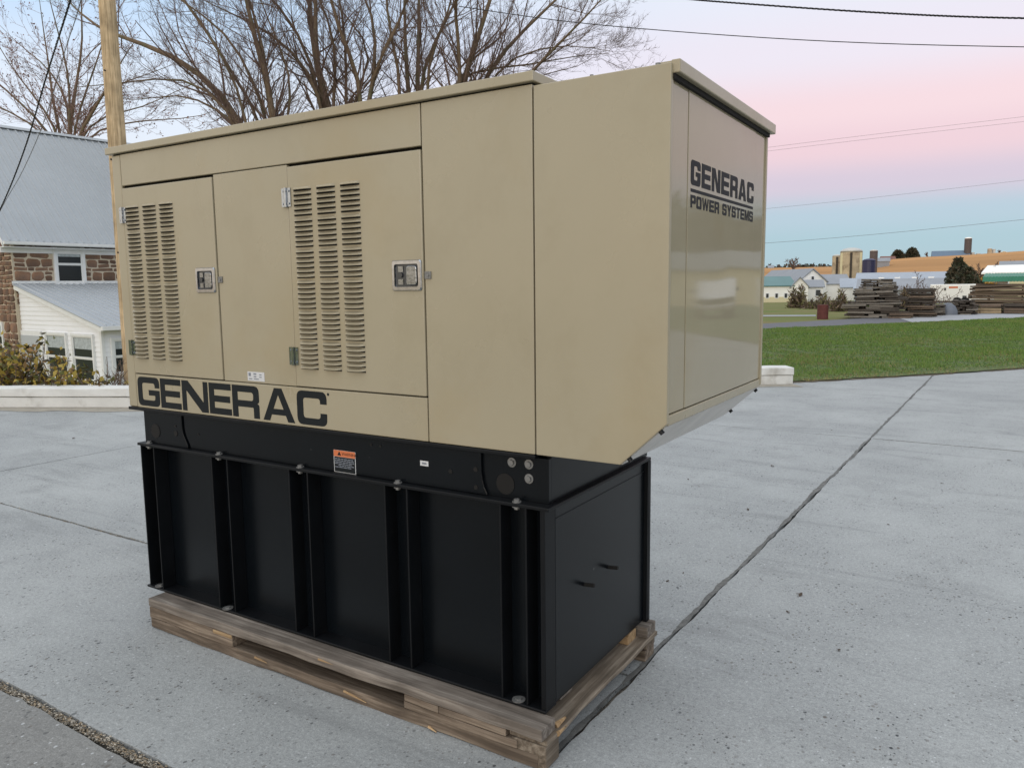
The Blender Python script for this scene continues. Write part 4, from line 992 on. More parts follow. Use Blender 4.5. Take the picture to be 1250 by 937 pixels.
M['bark'] = material('grey_brown_bark', lin(116, 98, 78), .9, noise=(6, .3, 5), var2=(lin(92, 94, 68), 1.5, .5, .7), bump=(14, .8, .03))
M['twig'] = material('brown_twigs', lin(108, 88, 78), .85)
M['twig_red'] = material('reddish_twigs', lin(140, 112, 102), .85)
M['bud'] = material('reddish_buds', lin(132, 92, 84), .8)
def leafcloud(pts, size, mats, name, parent, seed, origin=(0, 0, 0), asp=.45, up=0.):
    r = np.random.default_rng(seed); pts = np.asarray(pts)-np.array(origin); m = len(pts); s = r.uniform(.6, 1.2, m)*size
    a = r.normal(size=(m, 3)); a[:, 2] += up; a /= np.linalg.norm(a, axis=1, keepdims=True); b = np.cross(a, r.normal(size=(m, 3))); b /= np.linalg.norm(b, axis=1, keepdims=True)
    s = s[:, None]; c = np.cross(a, b)*.12
    V = np.stack([pts, pts+a*s*.45+b*s*asp*.5+c*s, pts+a*s, pts+a*s*.45-b*s*asp*.5+c*s], 1).reshape(-1, 3)
    me = bpy.data.meshes.new('m'); me.vertices.add(4*m); me.vertices.foreach_set('co', V.ravel()); me.loops.add(4*m); me.loops.foreach_set('vertex_index', np.arange(4*m, dtype=np.int32)); me.polygons.add(m); me.polygons.foreach_set('loop_start', np.arange(0, 4*m, 4, dtype=np.int32))
    for q in mats: me.materials.append(q)
    me.polygons.foreach_set('material_index', r.integers(0, len(mats), m).astype(np.int32)); me.update(calc_edges=True)
    return link(name, me, None, parent)
def traced_tree(name, label, limbs, depth, trunk_u, seed, kids=(22, 10, 7), mat_t=None, rtr=.38, fork=3.4, rmin=.0042, maxl=3, group=None, spread=1.6, reach=1.):
    g = np.random.default_rng(seed); base = at(trunk_u, 350, depth); gz = float(terr(base[0], base[1])); o = (base[0], base[1], gz)
    t = empty(name, o, label=label, cat='tree', group=group)
    tr = Twigs(seed); tr.rmin = rmin; tk = Twigs(seed+1)
    fk = np.array([base[0], base[1], fork])
    n = 6; P = np.array([[base[0], base[1], gz-.2+(fork-gz+.2)*i/(n-1)] for i in range(n)]); P[1:-1, :2] += g.normal(0, .05, (n-2, 2))
    tk.put(P, rtr*np.array([1.35, 1.05, .95, .92, .95, 1.0]), 12)
    for (px, wpx) in limbs:
        dd = depth+g.uniform(-spread, spread); Q = [at(u, v, depth+(dd-depth)*min(1., .35+.65*i/(len(px)-1))) for i, (u, v) in enumerate(px)]
        # carry the limb on above the frame in its own direction
        last = Q[-1]; dr = Q[-1]-Q[-2]; dr /= np.linalg.norm(dr)
        ext = g.uniform(2.2, 4.2)*(reach if px[-1][0] > 690 else 1)
        Q += [last+dr*ext*.5+g.normal(0, .12, 3), last+dr*ext+np.array([0, 0, .3])+g.normal(0, .25, 3)]
        mid = fk+(Q[0]-fk)*.5; mid[2] -= .2
        full = [fk-np.array([0, 0, .3]), mid]+Q
        # resample to a smooth path
        full = np.array(full); seg = np.r_[0, np.cumsum(np.linalg.norm(np.diff(full, axis=0), axis=1))]; ts = np.linspace(0, seg[-1], 13)
        P = np.stack([np.interp(ts, seg, full[:, i]) for i in range(3)], 1); P[1:-1] = .25*P[:-2]+.5*P[1:-1]+.25*P[2:]
        i0 = seg[2]/seg[-1]; r0 = wpx*.43*depth/F
        R_ = r0*np.interp(ts/seg[-1], [0, i0, 1], [1.35, 1., .16]); tk.put(P, R_, 8)
        tr.kids(P, R_, seg[-1]*.62, 0, maxl, kids, .14, .15, t0=i0*.75)
    tk.build('trunk', M['bark'], t, o); tr.build('crown', mat_t or M['twig'], t, o)
    return t, tr
def zz(off, scl, pts): return [(off+x/scl, y/scl) for x, y in pts]
A = lambda *p: zz(150, 5.855, p); B = lambda *p: zz(330, 5.855, p); Cc = lambda *p: zz(520, 5.208, p)
traced_tree('bare_tree', 'bare tree with limbs leaning left beside the utility pole', [
    (A((880, 910), (730, 715), (620, 570), (440, 430), (230, 345), (60, 290), (0, 262)), 11), (A((1080, 860), (1035, 590), (1010, 470), (930, 260), (895, 80), (880, 0)), 10),
    (A((1075, 860), (1040, 600), (1020, 450), (985, 250), (950, 130), (900, 0)), 6), (A((1000, 880), (900, 690), (800, 560), (720, 420), (620, 240), (520, 90), (440, 0)), 5),
    (A((870, 860), (850, 680), (790, 520), (690, 380), (570, 180), (480, 60)), 4), (A((1040, 800), (960, 680), (880, 510), (860, 400), (760, 260), (600, 120), (430, 20)), 5),
    (A((860, 890), (740, 830), (600, 740), (440, 660), (330, 680)), 4), (A((800, 850), (700, 700), (560, 600), (400, 540), (250, 560)), 4), (B((110, 850), (180, 640), (110, 430), (30, 250), (0, 180)), 4)], 27, 338, 21, rtr=.40, fork=3.0)
traced_tree('bare_tree', 'thick-stemmed bare tree rising behind the middle of the generator roof', [
    (B((430, 790), (350, 580), (315, 350), (290, 180), (270, 0)), 12), (B((330, 560), (200, 450), (90, 270), (0, 225)), 5), (B((325, 380), (310, 220), (330, 80), (330, 0)), 7), (B((440, 700), (480, 560), (460, 380), (460, 200), (370, 70), (345, 10)), 5),
    (B((665, 745), (650, 620), (600, 450), (540, 310), (470, 180), (430, 0)), 7), (B((700, 740), (740, 490), (770, 390), (850, 290), (960, 140), (990, 0)), 7), (B((540, 770), (550, 600), (530, 400), (545, 250), (500, 0)), 5), (B((760, 420), (750, 250), (755, 130), (680, 0)), 5),
    (B((570, 770), (640, 600), (740, 440), (730, 330), (600, 180), (540, 120)), 4), (B((320, 500), (240, 340), (170, 150), (60, 40), (20, 0)), 5)], 28, 422, 31, rtr=.42, fork=3.2)
traced_tree('bare_tree', 'bare tree with upright stems and long limbs reaching over the hood', [
    (B((900, 700), (900, 600), (950, 480), (860, 380), (830, 200), (830, 0)), 5), (B((985, 690), (975, 500), (960, 220), (960, 0)), 7), (B((1040, 680), (1060, 460), (1060, 200), (1065, 0)), 7), (B((1060, 670), (1090, 450), (1150, 350), (1240, 190), (1300, 60)), 6),
    (Cc((225, 540), (290, 360), (345, 200), (405, 0)), 9), (Cc((350, 520), (430, 400), (540, 270), (710, 110), (820, 0)), 7), (Cc((630, 465), (770, 375), (810, 290), (980, 155), (1110, 0)), 5), (Cc((225, 500), (210, 250), (170, 60), (175, 0)), 6),
    (Cc((90, 570), (300, 440), (500, 430), (620, 420), (750, 400)), 4), (Cc((440, 430), (580, 340), (800, 300), (930, 265), (1010, 280), (1060, 310)), 3), (Cc((0, 380), (60, 260), (150, 90), (170, 0)), 4)], 28, 528, 41, rtr=.42, fork=3.2, reach=.25)
D = lambda *p: [(x/6.25, 20+y/6.25) for x, y in p]
tL, trL = traced_tree('bare_tree', 'spreading bare tree with reddish buds behind the grey house roof', [
    (D((530, 910), (560, 650), (590, 440), (640, 250), (630, 120)), 5), (D((520, 910), (540, 700), (520, 420), (490, 290)), 4), (D((580, 915), (680, 780), (760, 640), (810, 560)), 5), (D((470, 900), (400, 690), (390, 520), (380, 400)), 4), (D((400, 890), (250, 760), (110, 610), (0, 520)), 4),
    (D((450, 890), (330, 700), (220, 560), (120, 430)), 3.5), (D((350, 880), (230, 830), (90, 730), (0, 690)), 3), (D((560, 880), (610, 700), (700, 450), (760, 300)), 3.5), (D((530, 700), (450, 500), (330, 350), (240, 290)), 3), (D((600, 900), (760, 760), (900, 740), (1150, 680)), 3), (D((640, 900), (900, 820), (1150, 790), (1300, 780)), 3), (D((590, 900), (720, 640), (900, 500), (1050, 470)), 3)], 40, 88, 51, kids=(12, 6, 4), mat_t=M['twig_red'], rtr=.4, fork=4.6, rmin=.008, spread=2.2)
r_ = np.random.default_rng(8); tp = np.array(trL.tips); sel = r_.random(len(tp)) < .6
leafcloud(tp[sel], .12, [M['bud'], M['twig_red']], 'buds', tL, 3, origin=tuple(tL.location), asp=.6)

# ------------------------------------------------------------------ shrubs behind the kerb wall
M['sl1'] = material('shrub_leaf_olive', lin(160, 138, 56), .6); M['sl2'] = material('shrub_leaf_green', lin(104, 106, 50), .6); M['sl3'] = material('shrub_leaf_brown', lin(132, 102, 58), .65); M['sl4'] = material('shrub_leaf_dark', lin(64, 58, 34), .65)
M['stemw'] = material('shrub_stem', lin(100, 84, 70), .85)
def shrub(u, depth, hgt, wid, label, seed, leaves=4, nst=24, lsize=.12):
    p = at(u, 470, depth); o = (p[0], p[1], .06); t = empty('shrub', o, label=label, cat='shrub', group='shrubs behind the kerb wall')
    tw = Twigs(seed); tw.rmin = .0035; r = tw.r; lp = []
    for i in range(nst):
        a = r.uniform(0, 6.28); q = np.array([p[0]+r.normal(0, wid*.22), p[1]+r.normal(0, .18), .05]); L = hgt*r.uniform(.55, 1.05); d = np.array([math.cos(a)*.38*wid/hgt, math.sin(a)*.3, 1.])
        n = 6; P = [q]; dd = d/np.linalg.norm(d)
        for k in range(n-1): dd = dd+r.normal(0, .12, 3)+np.array([0, 0, -.03]); dd /= np.linalg.norm(dd); P.append(P[-1]+dd*L/(n-1))
        P = np.array(P); R_ = .009*(1-np.linspace(0, 1, n)*.6); tw.put(P, R_, 5); tw.kids(P, R_, L*.8, 1, 2, (0, 5), .05, .2, t0=.3)
        for k in range(n):
            for _ in range(leaves): lp.append(P[k]+r.normal(0, .07, 3)*np.array([1.2, 1, .8]))
    tw.build('stems', M['stemw'], t, o)
    if leaves:
        tips = np.array(tw.tips); lp += [q+r.normal(0, .04, 3) for q in tips for _ in range(max(1, leaves//2))]
        lp = np.array(lp); lp = lp[lp[:, 2] > .06]
        leafcloud(lp, lsize, [M['sl1'], M['sl2'], M['sl1'], M['sl3'], M['sl4']], 'foliage', t, seed, origin=o, asp=.5, up=-.25)
shrub(-18, 12.0, .85, 1.5, 'dense olive-leaved shrub under the stone house corner', 61)
shrub(22, 11.7, .85, 1.1, 'tall olive-leaved shrub in front of the grey extension door', 62, leaves=3)
shrub(64, 11.6, .62, 1.1, 'lower brownish-green shrub in front of the white extension windows', 63, leaves=2)
shrub(108, 11.5, .42, 1.0, 'thin shrub with few brown leaves beside the extension corner', 64, leaves=1, nst=16)
shrub(142, 11.4, .62, .8, 'leafless twiggy shrub beside the left end of the generator', 65, leaves=0, nst=26)
shrub(-60, 12.2, .85, 1.4, 'olive-leaved shrub left of the stone house corner', 66)

# ------------------------------------------------------------------ farm beyond the road
M['barnwhite'] = material('white_barn_paint', lin(242, 241, 236), .7, noise=(.5, .05, 4)); M['barncream'] = material('cream_base', lin(214, 204, 168), .8)
M['teal'] = material('green_metal_roof', lin(86, 122, 122), .5, noise=(.4, .08, 3)); M['greyroof'] = material('pale_grey_roof', lin(156, 164, 174), .6, noise=(.3, .08, 4)); M['slateroof'] = material('slate_grey_roof', lin(138, 142, 148), .6, noise=(.4, .1, 4))
M['bluebarn'] = material('blue_grey_barn', lin(96, 116, 136), .7); M['silo'] = material('weathered_silo_concrete', lin(192, 174, 146), .85, noise=(.5, .22, 5), var2=(lin(132, 114, 94), .35, .5, .65)); M['silo_dark'] = material('dark_silo', lin(84, 76, 74), .6, noise=(.6, .15, 4)); M['silo_blue'] = material('dark_blue_silo', lin(44, 44, 78), .4, noise=(.4, .1, 3)); M['dome'] = material('silo_dome', lin(190, 188, 182), .45, .3)
M['red'] = material('rusty_red_steel', lin(94, 48, 44), .75, noise=(6, .25, 5)); M['brickred'] = material('brown_red_roof', lin(120, 84, 74), .8)
M['lumber'] = wood('grey_lumber', lin(160, 154, 146), lin(116, 110, 102), 0); M['lumber2'] = wood('brown_lumber', lin(150, 132, 114), lin(104, 90, 78), 0); M['lumber3'] = wood('fresh_lumber', lin(190, 172, 142), lin(154, 136, 110), 0); M['lumberd'] = wood('dark_lumber', lin(104, 96, 88), lin(70, 64, 58), 0)
M['greentarp'] = material('green_sheet', lin(24, 118, 92), .5, noise=(1.5, .12, 4)); M['ltarp'] = material('grey_tarp', lin(108, 114, 124), .6, noise=(3, .15, 4)); M['darkwin'] = material('dark_opening', (.03, .035, .04, 1), .3)
M['woodsmat'] = material('winter_woods', lin(78, 70, 62), .95, noise=(.08, .3, 4)); M['woodsmat2'] = material('winter_woods_green', lin(62, 70, 52), .95)
def azi(p): return math.atan2(p[0]-CAM[0], p[1]-CAM[1])
def base_at(u, v, depth):
    p = at(u, v, depth); return p
def barn(name, label, u0, u1, vb, ve, vr, depth, wallm, roofm, deep=9., yaw=0., gable=False, wins=(), cat='barn', over=.3, plinth=None, group=None):
    """box building whose front spans u0..u1; gable=True turns the gable to the viewer"""
    p = base_at((u0+u1)/2, vb, depth); L = (u1-u0)*depth/F/math.cos(math.atan(((u0+u1)/2-625)/F))
    hw = (vb-ve)*depth/F; hr = (vb-vr)*depth/F
    t = empty(name, tuple(p), -azi(p)+yaw, label=label, cat=cat, group=group)
    if gable:
        MB().prism([(-L/2, -3), (L/2, -3), (L/2, hw), (0, hr), (-L/2, hw)], 1, 0, deep).build('wall', wallm, t)
        s = (hr-hw)/(L/2)
        MB().prism([(-L/2-over, hw-over*s+.04), (0, hr+.04), (L/2+over, hw-over*s+.04), (L/2+over, hw-over*s+.22), (0, hr+.25), (-L/2-over, hw-over*s+.22)], 1, -over, deep+over).build('roof', roofm, t)
    else:
        MB().prism([(0, -3), (deep, -3), (deep, hw), (deep/2, hr), (0, hw)], 0, -L/2, L/2).build('wall', wallm, t)
        s = (hr-hw)/(deep/2)
        MB().prism([(-over, hw-over*s+.04), (deep/2, hr+.04), (deep+over, hw-over*s+.04), (deep+over, hw-over*s+.2), (deep/2, hr+.22), (-over, hw-over*s+.2)], 0, -L/2-over, L/2+over).build('roof', roofm, t)
    if plinth: MB().box((-L/2-.01, -.06, -3), (L/2+.01, -.01, plinth[0])).build('base_course', plinth[1], t)
    for (a0, a1, z0, z1, m_) in wins:
        f0 = -L/2+L*a0; f1 = -L/2+L*a1; w = MB().box((f0-.12, -.08, hw*z0-.12), (f1+.12, -.012, hw*z1+.12)).build('window', M['trim'], t)
        MB().box((f0, -.11, hw*z0), (f1, -.082, hw*z1)).build('pane', m_, w)
    return t
DW = M['darkwin']
barn('long_barn', 'long white barn with green metal roof and small dark windows', 900, 967, 367.5, 349.5, 339, 132, M['barnwhite'], M['teal'], 9, .22, wins=[(.52+.155*i, .56+.155*i, .22, .5, DW) for i in range(3)], plinth=(.7, M['barncream']))
barn('barn_porch', 'small white gable-fronted annex at the end of the long barn', 967, 985, 364, 350, 339.5, 131, M['barnwhite'], M['slateroof'], 6, .1, gable=True)
barn('white_barn', 'big white barn with gable vent and grey roof beside the long barn', 974, 1008, 362, 344, 329.5, 142, M['barnwhite'], M['slateroof'], 16, .5, gable=True, wins=[(.46, .54, 1.15, 1.35, DW)])
barn('barn_wing', 'white barn wing with sloping grey roof joined to the big barn', 1004, 1034, 361, 347, 336, 143, M['barnwhite'], M['slateroof'], 10, .15)
barn('lean_shed', 'low white shed with brown-grey roof in front of the big barn', 984, 1003, 362, 350.5, 343, 136, M['barnwhite'], M['slateroof'], 5, .1, wins=[(.6, .85, .1, .7, DW)])
barn('dairy_shed', 'white shed with pale grey roof under the concrete silos', 1030, 1062, 360, 351, 341, 140, M['barnwhite'], M['greyroof'], 9, .05)
barn('low_shed', 'low grey-roofed shed in front of the very long pale shed', 1058, 1156, 362, 354, 341.5, 108, M['slateroof'], M['slateroof'], 12, .02, cat='shed')
bg = barn('long_shed', 'very long low shed with pale blue-grey metal roof and white roof vents', 1056, 1165, 360, 353, 333, 118, M['greyroof'], M['greyroof'], 22, .02)
for k in (.2, .37, .55, .72):
    hx_ = (k-.5)*13.6; MB().box((hx_-.4, 5.6, 2.1), (hx_+.4, 6.6, 2.75)).build('roof_vent', M['barnwhite'], bg)
def silo(label, u0, u1, vt, vb, depth, mat, dome=None, ribs=0, name='silo'):
    p = base_at((u0+u1)/2, vb, depth); r = (u1-u0)/2*depth/F; h = (vb-vt)*depth/F; t = empty(name, (p[0], p[1], p[2]), -azi(p), label=label, cat='silo')
    hd = r*.42; n = 24
    MB().cyl((0, 0, -4), (0, 0, h-hd), r, n).build('shaft', mat, t, smooth=False)
    V = []; fs = []
    for i in range(5):
        a = i/4*math.pi/2; 
        for j in range(n): V.append((r*1.02*math.cos(a)*math.cos(2*math.pi*j/n), r*1.02*math.cos(a)*math.sin(2*math.pi*j/n), h-hd+.02+hd*math.sin(a)))
    fs = [(i*n+j, i*n+(j+1) % n, (i+1)*n+(j+1) % n, (i+1)*n+j) for i in range(4) for j in range(n)]+[tuple(range(n))[::-1]]
    MB().add(V, fs).build('dome', dome or M['dome'], t, smooth=True)
    for k in range(ribs):
        a = -math.pi/2+(k-(ribs-1)/2)*1.0; MB().box((-.28, -.28, -4), (.28, .28, h-hd-.2)).build('chute', M['barncream'] if k != ribs//2 else M['lumberd'], t, loc=((r+.05)*math.cos(a), (r+.05)*math.sin(a), 0))
    for k in range(6): MB().cyl((0, 0, (h-hd)*(k+.5)/6), (0, 0, (h-hd)*(k+.5)/6+.12), r*1.012, n).build('hoop', mat, t)
    return t
silo('tallest weathered concrete silo standing behind the white barn', 1025, 1050, 303, 352, 205, M['silo'], ribs=3)
silo('narrow concrete silo left of the tallest weathered silo', 1015, 1026, 311, 352, 212, M['silo'], ribs=1)
silo('dark blue steel silo with dark dome beside the concrete silos', 1052, 1067, 316, 352, 198, M['silo_blue'], dome=M['silo_blue'])
silo('small brown silo with pale dome on the field behind the blue silo', 1061, 1070, 305, 334, 330, M['silo_dark'])
silo('tall dark silo with white dome beside the blue hilltop barn', 1176.5, 1184.5, 290, 318, 560, M['silo_dark'], dome=M['barnwhite'])
silo('short pale silo next to the tall dark hilltop silo', 1185, 1189, 308, 317, 560, M['dome']); silo('short pale silo, the further one from the tall dark hilltop silo', 1191, 1196, 309, 317, 560, M['dome'])
silo('pink-grey hilltop silo with pale dome, left of its twin', 1205, 1210, 303, 316, 565, M['silo']); silo('slim grey hilltop silo with pale dome, right of its twin', 1210.8, 1214.5, 304, 316, 565, M['dome'])
barn('hilltop_barn', 'long blue-grey barn on the crest of the straw hill', 1143, 1178, 316, 314, 306, 560, M['bluebarn'], M['bluebarn'], 14, .05)
barn('hilltop_house', 'small house with brown-red roof on the straw hill', 1078, 1092, 320, 317.5, 313, 470, M['barnwhite'], M['brickred'], 8, .2, cat='house')
barn('hilltop_shed', 'wide low shed with white roof on the hill crest', 1213, 1237, 315, 312, 307, 560, M['barncream'], M['barnwhite'], 12, .0, cat='shed', gable=True)
barn('farm_shed', 'grey-roofed shed between the silos and the straw field', 1068, 1084, 322, 319, 315, 380, M['slateroof'], M['slateroof'], 8, 0, cat='shed')
barn('grey_shed', 'dark grey shed at the edge of the straw field', 1227, 1262, 338, 327, 319, 190, M['slateroof'], M['slateroof'], 10, 0, cat='shed')
barn('field_house', 'tiny white farmhouse far away beside the far field', 938, 944, 329, 327, 324, 470, M['barnwhite'], M['slateroof'], 8, 0, cat='house')
barn('tan_building', 'cream building with flat-looking roof behind the green-topped lumber stack', 1216, 1290, 352, 334, 325, 75, M['barncream'], M['barnwhite'], 8, -.08, cat='building', wins=[(.1, .28, .35, .85, M['lumber2']), (.5, .8, .3, .85, M['brickred'])])

# far wooded ridge on the skyline
def ridge_trees(u0, u1, vtop, depth, n, seed, name, label, hm=9.):
    r = np.random.default_rng(seed); pts = []
    for i in range(n):
        u = r.uniform(u0, u1); p = at(u, 330, depth+r.uniform(-30, 30)); z = float(terr(p[0], p[1]))-5; zt = at(u, vtop+r.normal(0, .7), depth)[2]
        m = 60; q = r.normal(size=(m, 3))*np.array([3.5, 3.5, (zt-z)*.22])+np.array([p[0], p[1], z+(zt-z)*.55]); pts.append(q[q[:, 2] < zt+1])
    o = leafcloud(np.concatenate(pts), 3.0, [M['woodsmat'], M['woodsmat2']], name, None, seed, asp=.8); return tag(o, label, 'woods', kind='stuff')
ridge_trees(930, 1062, 325, 720, 70, 5, 'far_woods', 'thin dark line of far woods on the skyline behind the silos')

def small_tree(label, u, vb, vt, depth, kind, seed, wid=None, name=None):
    p = at(u, vb, depth); h = (vb-vt)*depth/F; w = wid*depth/F if wid else h*.7; o = (p[0], p[1], p[2])
    t = empty(name or {'bare': 'bare_tree', 'ever': 'evergreen_tree', 'bush': 'bare_bush', 'scrub': 'scrub_bush'}[kind], o, label=label, cat={'bare': 'tree', 'ever': 'tree', 'bush': 'bush', 'scrub': 'bush'}[kind])
    g = np.random.default_rng(seed)
    if kind in ('bare', 'bush'):
        tw = Twigs(seed); tw.rmin = depth*.0003; tk = Twigs(seed+1)
        if kind == 'bare':
            P = np.array([[p[0], p[1], p[2]-1+(h*.5+1)*i/4] for i in range(5)]); R_ = np.linspace(.03, .012, 5)*h; tk.put(P, R_, 7); tk.build('trunk', M['bark'], t, o)
            tw.kids(P, R_, h*.95, 0, 3, (16, 7, 4), .12, .2, t0=.45); tw.build('crown', M['twig'], t, o)
        else:
            for i in range(26):
                a = g.uniform(0, 6.28); q = np.array([p[0]+g.normal(0, w*.2), p[1]+g.normal(0, w*.15), p[2]-.1]); tw.grow(q, np.array([math.cos(a)*w/h*.6, math.sin(a)*w/h*.6, 1.]), h*g.uniform(.6, 1.), depth*.0005, 1, 3, (0, 7, 5), .02, .2)
            tw.build('stems', M['twig'], t, o)
    elif kind == 'scrub':
        n = 1500; q = g.normal(size=(n, 3)); q /= np.linalg.norm(q, axis=1, keepdims=True); q *= g.uniform(.25, 1, (n, 1))**.5; q[:, 2] = abs(q[:, 2]); lump = 1+.25*np.sin(q[:, 0]*7+seed)
        leafcloud(np.c_[p[0]+q[:, 0]*w/2, p[1]+q[:, 1]*w/2, p[2]-.05+q[:, 2]*h*lump*.9], depth*.0075, [M['scr1'], M['scr2'], M['scr3']], 'stems', t, seed, origin=o, asp=.22, up=.9)
    else:
        n = 2600; zz_ = g.random(n)**1.3; a = g.uniform(0, 6.28, n); rr = w/2*(1-zz_)**.75*np.sqrt(g.uniform(.25, 1, n))*(1+.25*np.sin(a*3+zz_*9))
        pts = np.c_[p[0]+rr*np.cos(a), p[1]+rr*np.sin(a), p[2]+h*zz_]; leafcloud(pts, depth*.006, [M['evg1'], M['evg2']], 'foliage', t, seed, origin=o, asp=.6)
        MB().cyl((0, 0, -1), (0, 0, h*.8), .02*h, 7, r2=.004*h).build('trunk', M['bark'], t)
    return t
M['scr1'] = material('scrub_brown', lin(120, 102, 86), .9); M['scr2'] = material('scrub_olive', lin(104, 100, 62), .9); M['scr3'] = material('scrub_dark', lin(84, 72, 62), .9)
M['evg1'] = material('evergreen_needles', lin(58, 64, 46), .8); M['evg2'] = material('evergreen_brownish', lin(82, 74, 58), .8)
small_tree('lone bare tree on the field left of the silos', 968, 338, 303, 250, 'bare', 71)
small_tree('round dark evergreen tree on the hill crest', 1113, 318, 307.5, 520, 'ever', 72, wid=17); small_tree('dull green evergreen tree beside the round dark one', 1096, 318, 310, 520, 'ever', 73, wid=13)
small_tree('wide bare hilltop tree left of the blue barn', 1131, 317, 305, 530, 'bare', 74); small_tree('bare tree behind the white-roofed hilltop shed', 1220, 314, 302, 580, 'bare', 75)
small_tree('bare tree at the straw field edge by the dark shed', 1232, 338, 308, 200, 'bare', 76); small_tree('spreading bare tree nearer the middle of the straw field', 1218, 336, 312, 210, 'bare', 80)
small_tree('pointed dark evergreen rising above the white trailer', 1168, 352, 318.5, 72, 'ever', 77, wid=30); small_tree('low dark evergreen bush beside the pointed evergreen', 1180, 350, 330, 70, 'ever', 78, wid=34)
small_tree('reddish bare bush behind the yellow pile', 1196, 345, 321, 80, 'bush', 79, wid=26)
small_tree('brown twiggy bush in front of the long barn', 974, 386, 349, 55, 'scrub', 81, wid=24); small_tree('low olive-brown bush behind the red drum', 1000, 387, 361, 52, 'scrub', 82, wid=44); small_tree('dense dark bush between the drum and the grey plank heap', 1026, 388, 357, 46, 'scrub', 83, wid=26)
small_tree('bare bush above the dark plank stack', 1122, 384, 336, 56, 'bush', 84, wid=44); small_tree('brown bush between the grey plank heap and the dark plank stack', 1106, 386, 354, 50, 'scrub', 85, wid=22)
# rusty drum
p = on_z(1004, 388); t = empty('steel_drum', (p[0], p[1], 0), label='rusty red steel drum standing on the grass by the road', cat='drum')
s_ = np.hypot(p[0]-CAM[0], p[1]-CAM[1])*math.cos(math.atan(379/F))/F; dr_, dh_ = 6.4*s_, 16*s_
MB().cyl((0, 0, -.06), (0, 0, dh_), dr_, 20).build('body', M['red'], t)
for k in (.02, .33, .66, .98): MB().cyl((0, 0, dh_*k-.012), (0, 0, dh_*k+.014), dr_*1.03, 20).build('hoop', M['red'], t)
# lumber
UB = {}
def ubox(mat):
    if mat not in UB:
        me = MB().box((-.5, -.5, -.5), (.5, .5, .5)).me(); me.materials.append(M[mat]); UB[mat] = me
    return UB[mat]
def stack(label, u0, u1, vt, vb, seed, mats, taper=0., layers=None, deep=1.6, ragged=.15, tilt=0., depth=None, cols=2, name='lumber_stack', gapz=.25, bearers=True, round_top=0.):
    r = random.Random(seed); uc = (u0+u1)/2
    p = on_z(uc, vb) if depth is None else at(uc, vb, depth)
    dep = (p-CAM) @ _fw; s = dep/F; W_ = (u1-u0)*s; H_ = (vb-vt)*s; z0 = float(p[2])
    t = empty(name, (p[0], p[1], z0), -azi(p)+tilt, label=label, cat='lumber', group='lumber stacks beyond the road')
    n = layers or max(2, int(H_/.11)); lh = H_/n
    for i in range(n):
        f = (i+.5)/n; w = W_*(1-taper*f**1.3); off = W_*(.04 if taper else 0)*math.sin(i)
        for dcol in range(3):
            y = deep*dcol/3
            x = -w/2; k = cols if r.random() < .8 else cols+1
            for j in range(k):
                bw = w/k*r.uniform(.82, 1.0); ex = r.uniform(-ragged, ragged)*w*.3
                o = link('board', ubox(r.choice(mats)), None, t, loc=(x+bw/2+ex*(j in (0, k-1))+off, y+r.uniform(-.06, .06), lh*(i+.5)+r.uniform(-.02, .02)), rot=(0, r.uniform(-.03, .03), r.uniform(-.05, .05)))
                o.scale = (bw, deep/3*.92, lh*(1-gapz)*r.uniform(.7, 1.1)); x += w/k
    for j in (-.33, 0, .33):
        o = link('bearer', ubox('lumberd'), None, t, loc=(W_*j*(1-taper*.6), deep/2-.2, H_*.48)); o.scale = (.09, deep*.8, H_*.94)
    return t
stack('big ragged heap of grey weathered planks narrowing to the top', 1036, 1103, 341, 388, 1, ['lumber', 'lumber', 'lumberd'], taper=.55, ragged=.4, cols=2, layers=17, gapz=.12, deep=2.2)
stack('dark brown plank stack between the grey heap and the white trailer', 1107, 1141, 352, 387, 2, ['lumberd', 'lumber2', 'lumberd'], taper=.12, ragged=.25, cols=1, layers=12)
stack('low pile of pale planks lying in front of the dark stack', 1086, 1113, 382, 388.5, 3, ['lumber3', 'lumber2'], cols=1, layers=2, deep=1.)
stack('small crate-like stack of boards beside the grey tarp', 1130, 1152, 372, 385, 4, ['lumber', 'lumberd'], cols=2, layers=5)
stack('jumbled dark boards right of the grey tarp', 1162, 1190, 366, 384, 5, ['lumberd', 'lumber', 'lumberd'], taper=.35, ragged=.6, cols=2, layers=7)
stack('long low row of pale and dark boards before the tall lumber stack', 1176, 1275, 371, 383, 6, ['lumberd', 'lumber3', 'lumber2'], cols=4, layers=3, deep=1.2)
st_ = stack('tall stack of long brown boards topped with a green sheet', 1193, 1300, 346, 382, 7, ['lumber2', 'lumber2', 'lumber2', 'lumber', 'lumberd'], ragged=.12, cols=1, layers=9, deep=2.4, depth=46)
tp0 = at(1208, 346, 46); tp1 = at(1308, 341, 46); wdt = float(np.linalg.norm(tp1-tp0))
t = empty('green_sheet', tuple((tp0+tp1)/2), -azi((tp0+tp1)/2), label='green corrugated sheet covering the tall lumber stack', cat='sheet')
V = []; nseg = 60
for i in range(nseg+1):
    x = -wdt/2+wdt*i/nseg
    for (y, z) in ((-.2, 0.), (-.15, .3), (2.6, .52)): V.append((x, y, z+.03*(i % 2)))
g_ = MB().add(V, [(i*3+k, i*3+3+k, i*3+4+k, i*3+1+k) for i in range(nseg) for k in range(2)]).build('sheet', M['greentarp'], t)
sol = g_.modifiers.new('s', 'SOLIDIFY'); sol.thickness = .03
